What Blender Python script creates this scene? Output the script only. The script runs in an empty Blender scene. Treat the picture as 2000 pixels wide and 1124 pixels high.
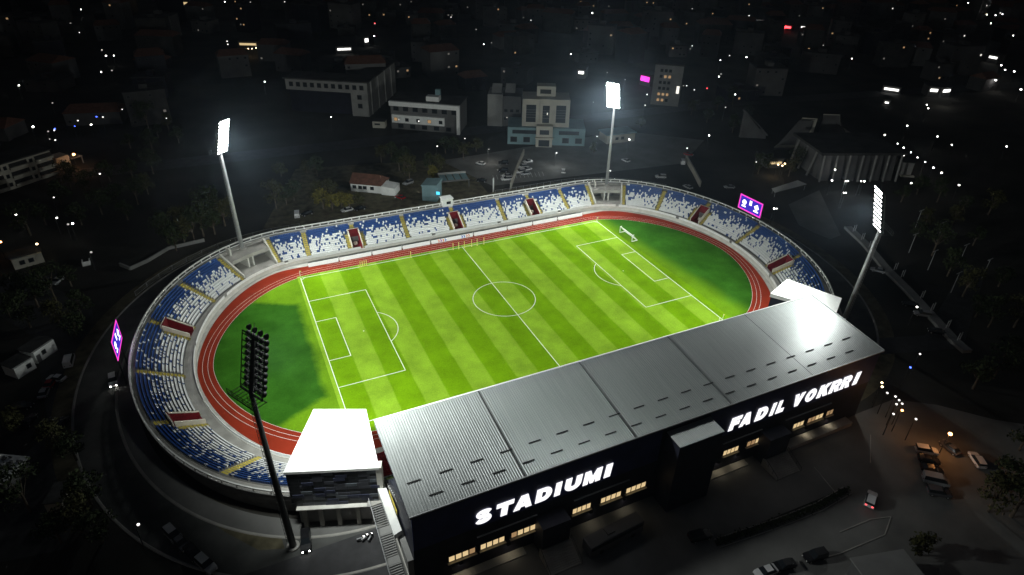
import bpy, bmesh, math, random
from mathutils import Vector, Matrix
random.seed(7)
PI = math.pi
C = bpy.context.scene.collection
scene = bpy.context.scene

# ------------------------------------------------------------------ survey camera
CX, CY, CZ = -66.508, -142.105, 102.314
YAW, PIT, ROL, FPX, PPX, PPY = 0.450626, 0.530927, 0.029835, 1245.59, 1000.0, 525.12
def _axes():
    f = Vector((math.sin(YAW)*math.cos(PIT), math.cos(YAW)*math.cos(PIT), -math.sin(PIT)))
    r = Vector((math.cos(YAW), -math.sin(YAW), 0.0)); u = r.cross(f)
    c, s = math.cos(ROL), math.sin(ROL)
    return c*r+s*u, c*u-s*r, f
AR, AU, AF = _axes()
def ray(u, v):
    return AR*((u-PPX)/FPX) + AU*((PPY-v)/FPX) + AF
def at(u, v, z=0.0):
    d = ray(u, v); t = (z-CZ)/d.z
    return Vector((CX, CY, CZ)) + d*t
def aty(u, v, y):
    d = ray(u, v); t = (y-CY)/d.y
    return Vector((CX, CY, CZ)) + d*t
def px(p):
    d = Vector(p)-Vector((CX, CY, CZ)); z = d.dot(AF)
    return PPX+FPX*d.dot(AR)/z, PPY-FPX*d.dot(AU)/z
def top_of(base, v):
    lo, hi = 0.0, 90.0
    for _ in range(50):
        m = (lo+hi)/2
        if px((base[0], base[1], m))[1] > v: lo = m
        else: hi = m
    return lo

# ------------------------------------------------------------------ materials
def mat(name, col, rough=0.8, metal=0.0, var=0.15, scale=1.0, bump=0.0, spec=0.3, detail=4.0):
    m = bpy.data.materials.new(name); m.use_nodes = True
    nt = m.node_tree; b = nt.nodes['Principled BSDF']
    b.inputs['Roughness'].default_value = rough; b.inputs['Metallic'].default_value = metal
    b.inputs['Specular IOR Level'].default_value = spec
    g = nt.nodes.new('ShaderNodeNewGeometry')
    n = nt.nodes.new('ShaderNodeTexNoise'); n.inputs['Scale'].default_value = scale; n.inputs['Detail'].default_value = detail
    nt.links.new(g.outputs['Position'], n.inputs['Vector'])
    r = nt.nodes.new('ShaderNodeMapRange'); r.inputs['From Min'].default_value = 0.3; r.inputs['From Max'].default_value = 0.7
    r.inputs['To Min'].default_value = 1-var; r.inputs['To Max'].default_value = 1+var
    nt.links.new(n.outputs['Fac'], r.inputs['Value'])
    h = nt.nodes.new('ShaderNodeMix'); h.data_type = 'RGBA'; h.blend_type = 'MULTIPLY'; h.inputs[0].default_value = 1.0
    h.inputs[6].default_value = (*col, 1)
    nt.links.new(r.outputs['Result'], h.inputs[7])
    nt.links.new(h.outputs[2], b.inputs['Base Color'])
    if bump:
        bp = nt.nodes.new('ShaderNodeBump'); bp.inputs['Strength'].default_value = bump; bp.inputs['Distance'].default_value = 0.1
        nt.links.new(n.outputs['Fac'], bp.inputs['Height']); nt.links.new(bp.outputs['Normal'], b.inputs['Normal'])
    return m
def emit(name, col, s, sample=False):
    m = bpy.data.materials.new(name); m.use_nodes = True
    nt = m.node_tree; nt.nodes.clear()
    o = nt.nodes.new('ShaderNodeOutputMaterial'); e = nt.nodes.new('ShaderNodeEmission')
    e.inputs['Color'].default_value = (*col, 1); e.inputs['Strength'].default_value = s
    nt.links.new(e.outputs[0], o.inputs['Surface'])
    if not sample: m.cycles.emission_sampling = 'NONE'
    return m

M = {}
M['ground'] = mat('dark ground', (0.036, 0.034, 0.029), 0.95, var=0.45, scale=0.05, detail=8)
M['asphalt'] = mat('asphalt', (0.05, 0.05, 0.052), 0.85, var=0.25, scale=0.35, detail=8)
M['asphalt2'] = mat('worn asphalt', (0.085, 0.087, 0.082), 0.85, var=0.3, scale=0.2, detail=8)
M['forecourt'] = mat('paved forecourt', (0.16, 0.16, 0.152), 0.85, var=0.25, scale=0.12, detail=8)
M['verge'] = mat('dry grass verge', (0.10, 0.09, 0.055), 0.95, var=0.5, scale=0.4, detail=8)
M['concrete'] = mat('concrete', (0.36, 0.35, 0.32), 0.85, var=0.18, scale=0.35, detail=8)
M['terrace'] = mat('terrace concrete', (0.15, 0.15, 0.145), 0.85, var=0.2, scale=0.6, detail=6)
M['pale'] = mat('pale painted concrete', (0.56, 0.55, 0.50), 0.75, var=0.12, scale=0.5)
M['cream'] = mat('cream painted wall', (0.58, 0.53, 0.44), 0.75, var=0.1, scale=0.7)
M['white'] = mat('white paint', (0.78, 0.79, 0.77), 0.5, var=0.06, scale=0.8)
M['rail'] = mat('pale grey steel', (0.70, 0.70, 0.67), 0.5, var=0.08, metal=0.0)
M['galv'] = mat('galvanised steel', (0.45, 0.46, 0.47), 0.45, 0.3, var=0.12, scale=0.8)
M['darksteel'] = mat('dark steel', (0.05, 0.055, 0.055), 0.5, 0.3, var=0.2)
M['red'] = mat('red painted wall', (0.15, 0.007, 0.013), 0.7, var=0.2, scale=0.8)
M['yellow'] = mat('yellow step paint', (0.52, 0.42, 0.06), 0.75, var=0.2, scale=1.5)
M['tan'] = mat('worn step', (0.33, 0.28, 0.11), 0.8, var=0.25, scale=1.5)
M['seat_white'] = mat('white seat plastic', (0.74, 0.75, 0.74), 0.4, var=0.08, scale=0.4)
M['seat_blue'] = mat('blue seat plastic', (0.018, 0.062, 0.22), 0.4, var=0.2, scale=0.4)
M['seat_red'] = mat('red seat plastic', (0.30, 0.02, 0.03), 0.4, var=0.2, scale=0.4)
M['track'] = mat('red running track', (0.215, 0.024, 0.010), 0.95, spec=0.05, var=0.16, scale=0.18, detail=8)
M['line'] = mat('white line paint', (0.75, 0.76, 0.72), 0.7, var=0.08)
M['roof'] = mat('grey metal roof sheet', (0.36, 0.38, 0.375), 0.36, 0.45, var=0.09, scale=0.6, spec=0.5)
_n = M['roof'].node_tree; _t = [q for q in _n.nodes if q.type == 'TEX_NOISE'][0]; _g = [q for q in _n.nodes if q.type == 'NEW_GEOMETRY'][0]
_m = _n.nodes.new('ShaderNodeMapping'); _m.inputs['Scale'].default_value = (7.0, 0.16, 1.0); _n.links.new(_g.outputs['Position'], _m.inputs['Vector']); _n.links.new(_m.outputs[0], _t.inputs['Vector'])
_r = _n.nodes.new('ShaderNodeMapRange'); _r.inputs['From Min'].default_value = 0.3; _r.inputs['From Max'].default_value = 0.7; _r.inputs['To Min'].default_value = 0.36; _r.inputs['To Max'].default_value = 0.46
_n.links.new(_t.outputs['Fac'], _r.inputs['Value']); _n.links.new(_r.outputs[0], _n.nodes['Principled BSDF'].inputs['Roughness'])
M['roof_dark'] = mat('dark roof slot', (0.02, 0.02, 0.02), 0.7)
M['membrane'] = mat('white roof membrane', (0.78, 0.79, 0.76), 0.55, var=0.03, scale=0.1)
M['facade'] = mat('near black cladding', (0.012, 0.013, 0.024), 0.55, var=0.3, scale=0.4)
M['navy'] = mat('navy cladding', (0.030, 0.036, 0.12), 0.5, var=0.25, scale=0.3)
for i, c in enumerate([(0.03,0.032,0.036),(0.075,0.08,0.095),(0.13,0.15,0.17),(0.04,0.046,0.08)]):
    M['panel%d' % i] = mat('cladding panel %d' % i, c, 0.5, var=0.15)
M['glass'] = mat('dark window glass', (0.02, 0.024, 0.028), 0.12, var=0.1, spec=0.6)
M['stone'] = mat('pale stone wall', (0.42, 0.40, 0.34), 0.85, var=0.12, scale=0.3)
M['greywall'] = mat('grey rendered wall', (0.26, 0.26, 0.25), 0.9, var=0.15, scale=0.2)
M['tealwall'] = mat('blue green cladding', (0.17, 0.27, 0.29), 0.8, var=0.15, scale=0.2)
M['darkwall'] = mat('dark wall', (0.12, 0.12, 0.12), 0.9, var=0.25, scale=0.1)
M['brownroof'] = mat('brown tiled roof', (0.13, 0.06, 0.04), 0.9, var=0.3, scale=0.8)
M['flatroof'] = mat('dark flat roof', (0.05, 0.05, 0.05), 0.95, var=0.3, scale=0.2)
M['bark'] = mat('bark', (0.10, 0.08, 0.06), 0.95, var=0.3)
M['leaf0'] = mat('dark green foliage', (0.028, 0.04, 0.014), 0.9, var=0.55, scale=0.9)
M['leaf1'] = mat('olive foliage', (0.05, 0.05, 0.016), 0.9, var=0.5, scale=0.9)
M['leaf2'] = mat('yellowing foliage', (0.13, 0.115, 0.022), 0.9, var=0.5, scale=0.9)
M['tyre'] = mat('black rubber', (0.015, 0.015, 0.015), 0.9)
for n, c in dict(white=(0.72,0.72,0.72), silver=(0.35,0.36,0.37), black=(0.012,0.012,0.014), grey=(0.10,0.10,0.11), red=(0.35,0.02,0.02), blue=(0.03,0.06,0.16)).items():
    M['car_'+n] = mat(n+' car paint', c, 0.25, 0.0, var=0.05, spec=0.6)
M['goalnet'] = mat('white netting', (0.6, 0.62, 0.6), 0.8)
M['flood'] = emit('floodlight lens', (1.0, 1.0, 0.97), 60)
M['floodback'] = emit('floodlight lens seen dim', (1.0, 1.0, 0.97), 7)
M['floodmid'] = emit('floodlight lens aslant', (1.0, 1.0, 0.97), 22)
M['lamp_white'] = emit('white street lamp', (1.0, 0.97, 0.92), 14)
M['lamp_warm'] = emit('warm lamp', (1.0, 0.72, 0.38), 10)
M['lamp_orange'] = emit('orange lamp', (1.0, 0.42, 0.12), 16)
M['lamp_blue'] = emit('blue lamp', (0.06, 0.12, 1.0), 6)
M['lamp_red'] = emit('red lamp', (1.0, 0.05, 0.06), 6)
M['lamp_pink'] = emit('pink screen', (1.0, 0.05, 0.7), 2.0)
M['win_warm'] = emit('lit warm window', (1.0, 0.74, 0.38), 0.75)
M['win_dim'] = emit('dim lit window', (1.0, 0.62, 0.30), 0.35)
M['win_cool'] = emit('lit cool window', (1.0, 0.95, 0.85), 1.2)
M['letter'] = emit('lit sign letter', (1.0, 0.99, 1.0), 1.25, True)
M['scr_blue'] = emit('screen blue', (0.055, 0.035, 0.62), 0.9)
M['scr_pink'] = emit('screen pink', (1.0, 0.06, 0.62), 1.3)
M['scr_white'] = emit('screen white', (1.0, 0.95, 1.0), 2.2)
M['scr_cyan'] = emit('screen cyan', (0.1, 0.7, 1.0), 1.5)
M['board_white'] = mat('white board', (0.80, 0.80, 0.79), 0.5, var=0.03)
M['board_orange'] = mat('orange print', (0.75, 0.22, 0.06), 0.5)
M['board_blue'] = mat('blue print', (0.05, 0.14, 0.55), 0.5)
M['board_purple'] = mat('purple print', (0.35, 0.05, 0.40), 0.5)
M['postyellow'] = mat('yellow pole paint', (0.75, 0.70, 0.20), 0.5)

def grass(name, c1, c2, w=None):
    m = bpy.data.materials.new(name); m.use_nodes = True
    nt = m.node_tree; b = nt.nodes['Principled BSDF']; b.inputs['Roughness'].default_value = 0.95
    b.inputs['Specular IOR Level'].default_value = 0.0
    g = nt.nodes.new('ShaderNodeNewGeometry'); L = nt.links.new
    n1 = nt.nodes.new('ShaderNodeTexNoise'); n1.inputs['Scale'].default_value = 0.14; n1.inputs['Detail'].default_value = 9; n1.inputs['Roughness'].default_value = 0.62
    n2 = nt.nodes.new('ShaderNodeTexNoise'); n2.inputs['Scale'].default_value = 3.0; n2.inputs['Detail'].default_value = 6
    L(g.outputs['Position'], n1.inputs['Vector']); L(g.outputs['Position'], n2.inputs['Vector'])
    mx = nt.nodes.new('ShaderNodeMix'); mx.data_type = 'RGBA'
    mx.inputs[6].default_value = (*c1, 1); mx.inputs[7].default_value = (*c2, 1)
    if w:
        s = nt.nodes.new('ShaderNodeSeparateXYZ'); L(g.outputs['Position'], s.inputs[0])
        wob = nt.nodes.new('ShaderNodeMath'); wob.operation = 'MULTIPLY_ADD'; wob.inputs[1].default_value = 0.7; L(n1.outputs['Fac'], wob.inputs[0]); L(s.outputs['X'], wob.inputs[2])
        d = nt.nodes.new('ShaderNodeMath'); d.operation = 'MULTIPLY_ADD'; d.inputs[1].default_value = 0.5/w; d.inputs[2].default_value = 20.0-0.35*0.5/w
        L(wob.outputs[0], d.inputs[0])
        f = nt.nodes.new('ShaderNodeMath'); f.operation = 'FRACT'; L(d.outputs[0], f.inputs[0])
        pp = nt.nodes.new('ShaderNodeMath'); pp.operation = 'PINGPONG'; pp.inputs[1].default_value = 0.5
        sh = nt.nodes.new('ShaderNodeMath'); sh.operation = 'ADD'; sh.inputs[1].default_value = 0.25; L(f.outputs[0], sh.inputs[0]); L(sh.outputs[0], pp.inputs[0])
        r = nt.nodes.new('ShaderNodeMapRange'); r.inputs['From Min'].default_value = 0.235; r.inputs['From Max'].default_value = 0.265
        L(pp.outputs[0], r.inputs['Value']); L(r.outputs[0], mx.inputs[0])
    else:
        L(n1.outputs['Fac'], mx.inputs[0])
    n3 = nt.nodes.new('ShaderNodeTexNoise'); n3.inputs['Scale'].default_value = 0.045; n3.inputs['Detail'].default_value = 3; L(g.outputs['Position'], n3.inputs['Vector'])
    vs = []
    for nn, a in ((n1, 0.24), (n2, 0.14), (n3, 0.08)):
        r = nt.nodes.new('ShaderNodeMapRange'); r.inputs['From Min'].default_value = 0.3; r.inputs['From Max'].default_value = 0.7
        r.inputs['To Min'].default_value = 1-a; r.inputs['To Max'].default_value = 1+a; L(nn.outputs['Fac'], r.inputs['Value']); vs.append(r)
    mm = nt.nodes.new('ShaderNodeMath'); mm.operation = 'MULTIPLY'; L(vs[0].outputs[0], mm.inputs[0]); L(vs[1].outputs[0], mm.inputs[1])
    m3 = nt.nodes.new('ShaderNodeMath'); m3.operation = 'MULTIPLY'; L(mm.outputs[0], m3.inputs[0]); L(vs[2].outputs[0], m3.inputs[1]); mm = m3
    ml = nt.nodes.new('ShaderNodeMix'); ml.data_type = 'RGBA'; ml.blend_type = 'MULTIPLY'; ml.inputs[0].default_value = 1
    L(mx.outputs[2], ml.inputs[6]); L(mm.outputs[0], ml.inputs[7]); L(ml.outputs[2], b.inputs['Base Color'])
    return m
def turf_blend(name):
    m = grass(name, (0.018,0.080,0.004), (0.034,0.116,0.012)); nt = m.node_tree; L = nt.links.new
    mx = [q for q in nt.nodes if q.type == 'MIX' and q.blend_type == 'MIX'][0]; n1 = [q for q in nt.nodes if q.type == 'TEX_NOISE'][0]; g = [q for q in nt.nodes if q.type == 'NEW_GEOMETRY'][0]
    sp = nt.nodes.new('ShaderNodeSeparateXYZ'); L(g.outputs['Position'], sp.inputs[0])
    # right end: mown margin and light falloff painted into turf, wider towards the stand
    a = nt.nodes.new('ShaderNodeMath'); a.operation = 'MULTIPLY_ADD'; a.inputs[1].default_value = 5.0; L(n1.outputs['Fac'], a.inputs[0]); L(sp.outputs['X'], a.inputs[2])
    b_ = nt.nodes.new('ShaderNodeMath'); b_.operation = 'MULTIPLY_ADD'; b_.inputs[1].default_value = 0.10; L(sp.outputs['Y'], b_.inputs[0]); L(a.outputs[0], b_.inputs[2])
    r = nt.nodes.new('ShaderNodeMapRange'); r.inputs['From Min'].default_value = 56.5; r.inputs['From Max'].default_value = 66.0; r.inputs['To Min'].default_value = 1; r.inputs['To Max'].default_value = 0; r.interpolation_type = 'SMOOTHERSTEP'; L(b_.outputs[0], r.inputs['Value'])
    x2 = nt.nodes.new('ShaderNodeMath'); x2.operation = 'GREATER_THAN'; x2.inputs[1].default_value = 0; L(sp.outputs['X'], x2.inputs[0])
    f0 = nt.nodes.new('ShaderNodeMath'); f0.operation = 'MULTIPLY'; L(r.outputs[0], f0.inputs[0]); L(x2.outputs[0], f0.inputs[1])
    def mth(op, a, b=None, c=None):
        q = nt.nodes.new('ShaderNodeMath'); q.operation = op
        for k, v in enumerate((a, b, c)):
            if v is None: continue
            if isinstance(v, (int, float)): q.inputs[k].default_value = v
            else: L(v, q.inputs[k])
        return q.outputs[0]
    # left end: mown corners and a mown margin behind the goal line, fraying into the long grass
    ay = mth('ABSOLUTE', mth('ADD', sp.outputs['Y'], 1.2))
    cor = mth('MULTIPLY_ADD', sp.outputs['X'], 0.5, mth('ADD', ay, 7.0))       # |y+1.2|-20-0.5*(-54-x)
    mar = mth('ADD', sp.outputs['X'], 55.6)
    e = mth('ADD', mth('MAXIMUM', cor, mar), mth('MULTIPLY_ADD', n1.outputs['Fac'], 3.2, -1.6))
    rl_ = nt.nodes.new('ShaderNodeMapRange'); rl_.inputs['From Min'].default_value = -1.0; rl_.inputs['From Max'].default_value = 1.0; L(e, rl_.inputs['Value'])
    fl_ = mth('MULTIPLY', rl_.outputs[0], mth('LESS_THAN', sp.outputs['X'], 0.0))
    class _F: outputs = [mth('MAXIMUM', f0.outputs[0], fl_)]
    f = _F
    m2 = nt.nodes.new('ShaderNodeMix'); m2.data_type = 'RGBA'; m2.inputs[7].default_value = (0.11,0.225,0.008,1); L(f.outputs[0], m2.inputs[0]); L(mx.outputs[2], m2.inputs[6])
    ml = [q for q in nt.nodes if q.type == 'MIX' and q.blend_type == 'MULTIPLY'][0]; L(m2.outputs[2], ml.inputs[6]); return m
M['pitch'] = grass('striped pitch turf', (0.130, 0.262, 0.004), (0.200, 0.345, 0.022), 105/18)
M['turf_mid'] = grass('mown surround turf', (0.11, 0.225, 0.006), (0.16, 0.285, 0.014))
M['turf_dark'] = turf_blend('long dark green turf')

# ------------------------------------------------------------------ mesh helpers
class MB:
    def __init__(s): s.v = []; s.f = []; s.m = []
    def poly(s, pts, mi=0):
        b = len(s.v); s.v += [tuple(p) for p in pts]; s.f.append(tuple(range(b, b+len(pts)))); s.m.append(mi); return s
    def hexa(s, p, mi=0):
        # p: 8 points, bottom ring 0-3 (ccw), top ring 4-7
        b = len(s.v); s.v += [tuple(q) for q in p]
        for f in ((3,2,1,0),(4,5,6,7),(0,1,5,4),(1,2,6,5),(2,3,7,6),(3,0,4,7)):
            s.f.append(tuple(b+i for i in f)); s.m.append(mi)
        return s
    def box(s, c, size, rz=0.0, mi=0):
        x, y, z = (d/2 for d in size); ca, sa = math.cos(rz), math.sin(rz); P = []
        for dz in (-z, z):
            for dx, dy in ((-x,-y),(x,-y),(x,y),(-x,y)):
                P.append((c[0]+dx*ca-dy*sa, c[1]+dx*sa+dy*ca, c[2]+dz))
        return s.hexa(P, mi)
    def bar(s, a, b, w, h=None, mi=0):
        a, b = Vector(a), Vector(b); d = (b-a).normalized(); h = h or w
        up = Vector((0,0,1)) if abs(d.z) < 0.95 else Vector((0,1,0))
        sx = d.cross(up).normalized()*w/2; sy = sx.cross(d).normalized()*h/2
        return s.hexa([a-sx-sy, a+sx-sy, a+sx+sy, a-sx+sy, b-sx-sy, b+sx-sy, b+sx+sy, b-sx+sy], mi)
    def tube(s, a, b, r0, r1=None, n=8, mi=0):
        a, b = Vector(a), Vector(b); r1 = r0 if r1 is None else r1; d = (b-a).normalized()
        up = Vector((0,0,1)) if abs(d.z) < 0.95 else Vector((0,1,0))
        e1 = d.cross(up).normalized(); e2 = e1.cross(d); k = len(s.v)
        for c, r in ((a, r0), (b, r1)):
            for i in range(n):
                t = 2*PI*i/n; s.v.append(tuple(c+e1*math.cos(t)*r+e2*math.sin(t)*r))
        for i in range(n):
            j = (i+1) % n; s.f.append((k+i, k+j, k+n+j, k+n+i)); s.m.append(mi)
        s.f.append(tuple(k+n+i for i in range(n))); s.m.append(mi)
        s.f.append(tuple(k+n-1-i for i in range(n))); s.m.append(mi)
        return s
    def ball(s, c, r, n=8, k=5, mi=0, sz=1.0):
        b = len(s.v); c = Vector(c)
        s.v.append(tuple(c+Vector((0,0,-r*sz))))
        for i in range(1, k):
            t = -PI/2+PI*i/k
            for j in range(n):
                a = 2*PI*j/n; s.v.append(tuple(c+Vector((r*math.cos(t)*math.cos(a), r*math.cos(t)*math.sin(a), r*sz*math.sin(t)))))
        s.v.append(tuple(c+Vector((0,0,r*sz)))); e = len(s.v)-1
        for j in range(n):
            q = (j+1) % n
            s.f.append((b, b+1+q, b+1+j)); s.m.append(mi)
            for i in range(k-2):
                o = b+1+i*n; s.f.append((o+j, o+q, o+n+q, o+n+j)); s.m.append(mi)
            o = b+1+(k-2)*n; s.f.append((o+j, o+q, e)); s.m.append(mi)
        return s
    def strip(s, A, B, mi=0):
        for i in range(len(A)-1): s.poly((A[i], A[i+1], B[i+1], B[i]), mi)
        return s
    def sheet(s, rows, mi=0):
        # rows: list of equally long point lists, welded
        b = len(s.v); n = len(rows[0])
        for r in rows: s.v += [tuple(p) for p in r]
        for i in range(len(rows)-1):
            for j in range(n-1):
                s.f.append((b+i*n+j, b+i*n+j+1, b+(i+1)*n+j+1, b+(i+1)*n+j)); s.m.append(mi[i] if isinstance(mi, (list, tuple)) else mi)
        return s
    def build(s, name, mats, parent=None, smooth=False):
        me = bpy.data.meshes.new(name); me.from_pydata(s.v, [], s.f)
        for m in (mats if isinstance(mats, (list, tuple)) else [mats]): me.materials.append(M[m] if isinstance(m, str) else m)
        if len(set(s.m)) > 1 or (s.m and s.m[0]): me.polygons.foreach_set('material_index', s.m)
        if smooth: me.polygons.foreach_set('use_smooth', [True]*len(s.f))
        me.update()
        o = bpy.data.objects.new(name, me); C.objects.link(o)
        if parent is not None: o.parent = parent
        return o
def tag(o, label=None, cat=None, group=None, kind=None):
    if label: o['label'] = label
    if cat: o['category'] = cat
    if group: o['group'] = group
    if kind: o['kind'] = kind
    return o
def empty(name, loc=(0,0,0), rz=0.0, label=None, cat=None, group=None):
    o = bpy.data.objects.new(name, None); C.objects.link(o); o.location = loc; o.rotation_euler = (0,0,rz); o.empty_display_size = 0.3
    return tag(o, label, cat, group)
KIDS = {}
def copy_tree(o, parent=None):
    c = o.copy(); C.objects.link(c)
    if parent is not None: c.parent = parent
    for ch in o.children: copy_tree(ch, c)
    return c
ORD = ['first','second','third','fourth','fifth','sixth','seventh','eighth','ninth','tenth','eleventh','twelfth','thirteenth','fourteenth','fifteenth','sixteenth','seventeenth','eighteenth','nineteenth','twentieth']
TENS = {20:'twenty', 30:'thirty', 40:'forty', 50:'fifty'}
def ordn(i):          # 0 -> first
    if i < 20: return ORD[i]
    t = (i+1)//10*10; r = (i+1) - t
    return TENS[t][:-1]+'ieth' if r == 0 else TENS[t]+'-'+ORD[r-1]
def rank(i, n, a='left', b='right'):
    if n == 1: return ''
    if i == 0: return a+'most'
    if i == n-1: return b+'most'
    return ordn(i)+' from the '+a if i <= n-1-i else ordn(n-1-i)+' from the '+b

# ------------------------------------------------------------------ bowl curves
BX, BY = 1.0, -1.0
CUR = dict(A=(48.82, 31.0, 36.35, 1.81), B=(56.5, 27.0, 41.65, 1.72), Cw=(51.9, 31.9, 43.94, 1.96),
           D=(51.5, 34.8, 45.26, 2.0), E=(53.0, 42.5, 53.9, 2.0), F=(53.5, 42.8, 56.15, 2.0))
def full_curve(key, n=64, half=None):
    """closed loop, clockwise seen from above, starting on the near straight"""
    xs, a, b, p = CUR[key]; pts = []
    def cap(sign):
        out = []
        for i in range(n+1):
            t = -PI/2+PI*i/n; c, s_ = math.cos(t), math.sin(t)
            out.append((sign*(xs+a*abs(c)**(2/p)), b*math.copysign(abs(s_)**(2/p), s_)))
        return out
    L = cap(-1)                      # near-left up to far-left
    R = cap(1)[::-1]                 # far-right down to near-right
    nx = 40
    far = [(-xs+2*xs*i/nx, b) for i in range(1, nx)]
    near = [(xs-2*xs*i/nx, -b) for i in range(1, nx)]
    return [(BX+x, BY+y) for x, y in L+far+R+near]
def resample(pts, step, closed=True):
    P = [Vector((x, y, 0)) for x, y in pts]
    if closed: P.append(P[0])
    out = []; carry = 0.0
    for a, b in zip(P, P[1:]):
        l = (b-a).length
        if l < 1e-9: continue
        t = carry
        while t < l:
            out.append(a+(b-a)*(t/l)); t += step
        carry = t-l
    return out
Dfull = full_curve('D', 200)
# open run from the near straight left of the main stand clockwise to the right of it
def open_run(key, xl=-50.0, xr=52.0):
    xs, a, b, p = CUR[key]; pts = full_curve(key, 200)
    k = len(pts)
    # starts at near-left corner of straight: prepend a straight part
    n_near = 39
    body = pts[:k-n_near]
    pre = [(xl, BY-b)] if xl > BX-xs else []
    post = [(xr, BY-b)] if xr < BX+xs else []
    return pre+body+post
STEP = 0.25
DP = resample(open_run('D'), STEP, closed=False)
NP = len(DP)
def inside(key, p):
    xs, a, b, n = CUR[key]; dx = max(abs(p[0]-BX)-xs, 0); dy = abs(p[1]-BY)
    return (dx/a)**n+(dy/b)**n < 1
DN = []
for i in range(NP):
    t = (DP[min(i+6, NP-1)]-DP[max(i-6, 0)]).normalized(); DN.append(Vector((-t.y, t.x, 0)))
def dist_to(key, i):
    lo, hi = 0.0, 25.0
    for _ in range(30):
        m = (lo+hi)/2
        if inside(key, DP[i]+DN[i]*m): lo = m
        else: hi = m
    return lo
ED = [dist_to('E', i) for i in range(NP)]
FD = [dist_to('F', i) for i in range(NP)]
def sm(arr, k=14):
    return [sum(arr[max(0,i-k):i+k+1])/len(arr[max(0,i-k):i+k+1]) for i in range(len(arr))]
ED, FD = sm(ED), sm(FD)
FD = [max(f, e+0.9) for e, f in zip(ED, FD)]
SMAX = (NP-1)*STEP
def frame(s):
    q = min(max(s/STEP, 0), NP-1.001); i = int(q); t = q-i
    return DP[i].lerp(DP[i+1], t), DN[i].lerp(DN[i+1], t).normalized(), ED[i]+(ED[i+1]-ED[i])*t, FD[i]+(FD[i+1]-FD[i])*t
def bp(s, w, z):
    """point on the bowl: w 0..1 spans first to last row, w>1 goes on to the back rail (w=2)"""
    p, n, e, f = frame(s)
    d = w*e if w <= 1 else e+(w-1)*(f-e)
    q = p+n*d
    return Vector((q.x, q.y, z))
def bo(s, off, z):
    p, n, e, f = frame(s); q = p+n*off; return Vector((q.x, q.y, z))
def s_of(u, v, z=1.3):
    p = at(u, v, z); best = min(range(NP), key=lambda i: (DP[i].x-p.x)**2+(DP[i].y-p.y)**2)
    return best*STEP
ROWS = 13
Z0, Z1 = 1.3, 5.75
RISE = (Z1-Z0)/(ROWS-1)
ZR = 5.6                       # back walkway
def rowz(i): return Z0+RISE*i

# ------------------------------------------------------------------ setting: ground, roads
def flat(name, pts, z, m, kind='structure', tri=False):
    mb = MB(); mb.poly([(p[0], p[1], z) for p in pts]); return tag(mb.build(name, m), kind=kind)
mb = MB(); mb.poly([(-1600,-900,-0.02),(2200,-900,-0.02),(2200,2600,-0.02),(-1600,2600,-0.02)])
tag(mb.build('ground', 'ground'), kind='structure')

def loop_pts(key, n=90): return resample(full_curve(key, n), 1.0)
def ngon(name, pts, z, m):
    bm = bmesh.new(); vs = [bm.verts.new((p[0], p[1], z)) for p in pts]; f = bm.faces.new(vs)
    if f.normal.z < 0: f.normal_flip()
    bmesh.ops.triangulate(bm, faces=[f]); me = bpy.data.meshes.new(name); bm.to_mesh(me); bm.free()
    me.materials.append(M[m]); o = bpy.data.objects.new(name, me); C.objects.link(o); return tag(o, kind='structure')
def ring(name, k0, k1, z, m, th0=0.0):
    a0, a1 = full_curve(k0, 120), full_curve(k1, 120)
    mb = MB(); P = [(x, y, z) for x, y in a0]; Q = [(x, y, z) for x, y in a1]
    P.append(P[0]); Q.append(Q[0]); mb.sheet([P, Q]); return tag(mb.build(name, m), kind='structure')
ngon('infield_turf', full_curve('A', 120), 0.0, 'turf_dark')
ngon('pitch', [(-53.6,-36.2),(55.2,-36.2),(55.6,-12.0),(54.4,10.0),(53.4,35.25),(-53.4,35.25)], 0.012, 'pitch')
ring('running_track', 'A', 'B', 0.006, 'track')
ring('track_apron', 'B', 'Cw', 0.016, 'concrete')
# track lane lines
def off_loop(key, d, n=160):
    P = [Vector((x, y, 0)) for x, y in resample(full_curve(key, n), 0.8)] if False else resample(full_curve(key, n), 0.8)
    k = len(P); out = []
    for i in range(k):
        t = (P[(i+3) % k]-P[(i-3) % k]).normalized(); out.append(P[i]+Vector((-t.y, t.x, 0))*d)
    return out
mb = MB()
for d in (0.03, 1.28, 2.5):
    a, b = off_loop('A', d), off_loop('A', d+0.065)
    mb.sheet([[(p.x, p.y, 0.014) for p in a+a[:1]], [(p.x, p.y, 0.014) for p in b+b[:1]]])
for d in (3.72,):
    a, b = off_loop('A', d), off_loop('A', d+0.065); run = []
    for p, q in zip(a, b):
        if abs(p.x) < 44 and p.y > 0: run.append((p, q))
    mb.sheet([[(p.x, p.y, 0.014) for p, q in run], [(q.x, q.y, 0.014) for p, q in run]])
tag(mb.build('lane_marking', 'line'), kind='structure')
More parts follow.
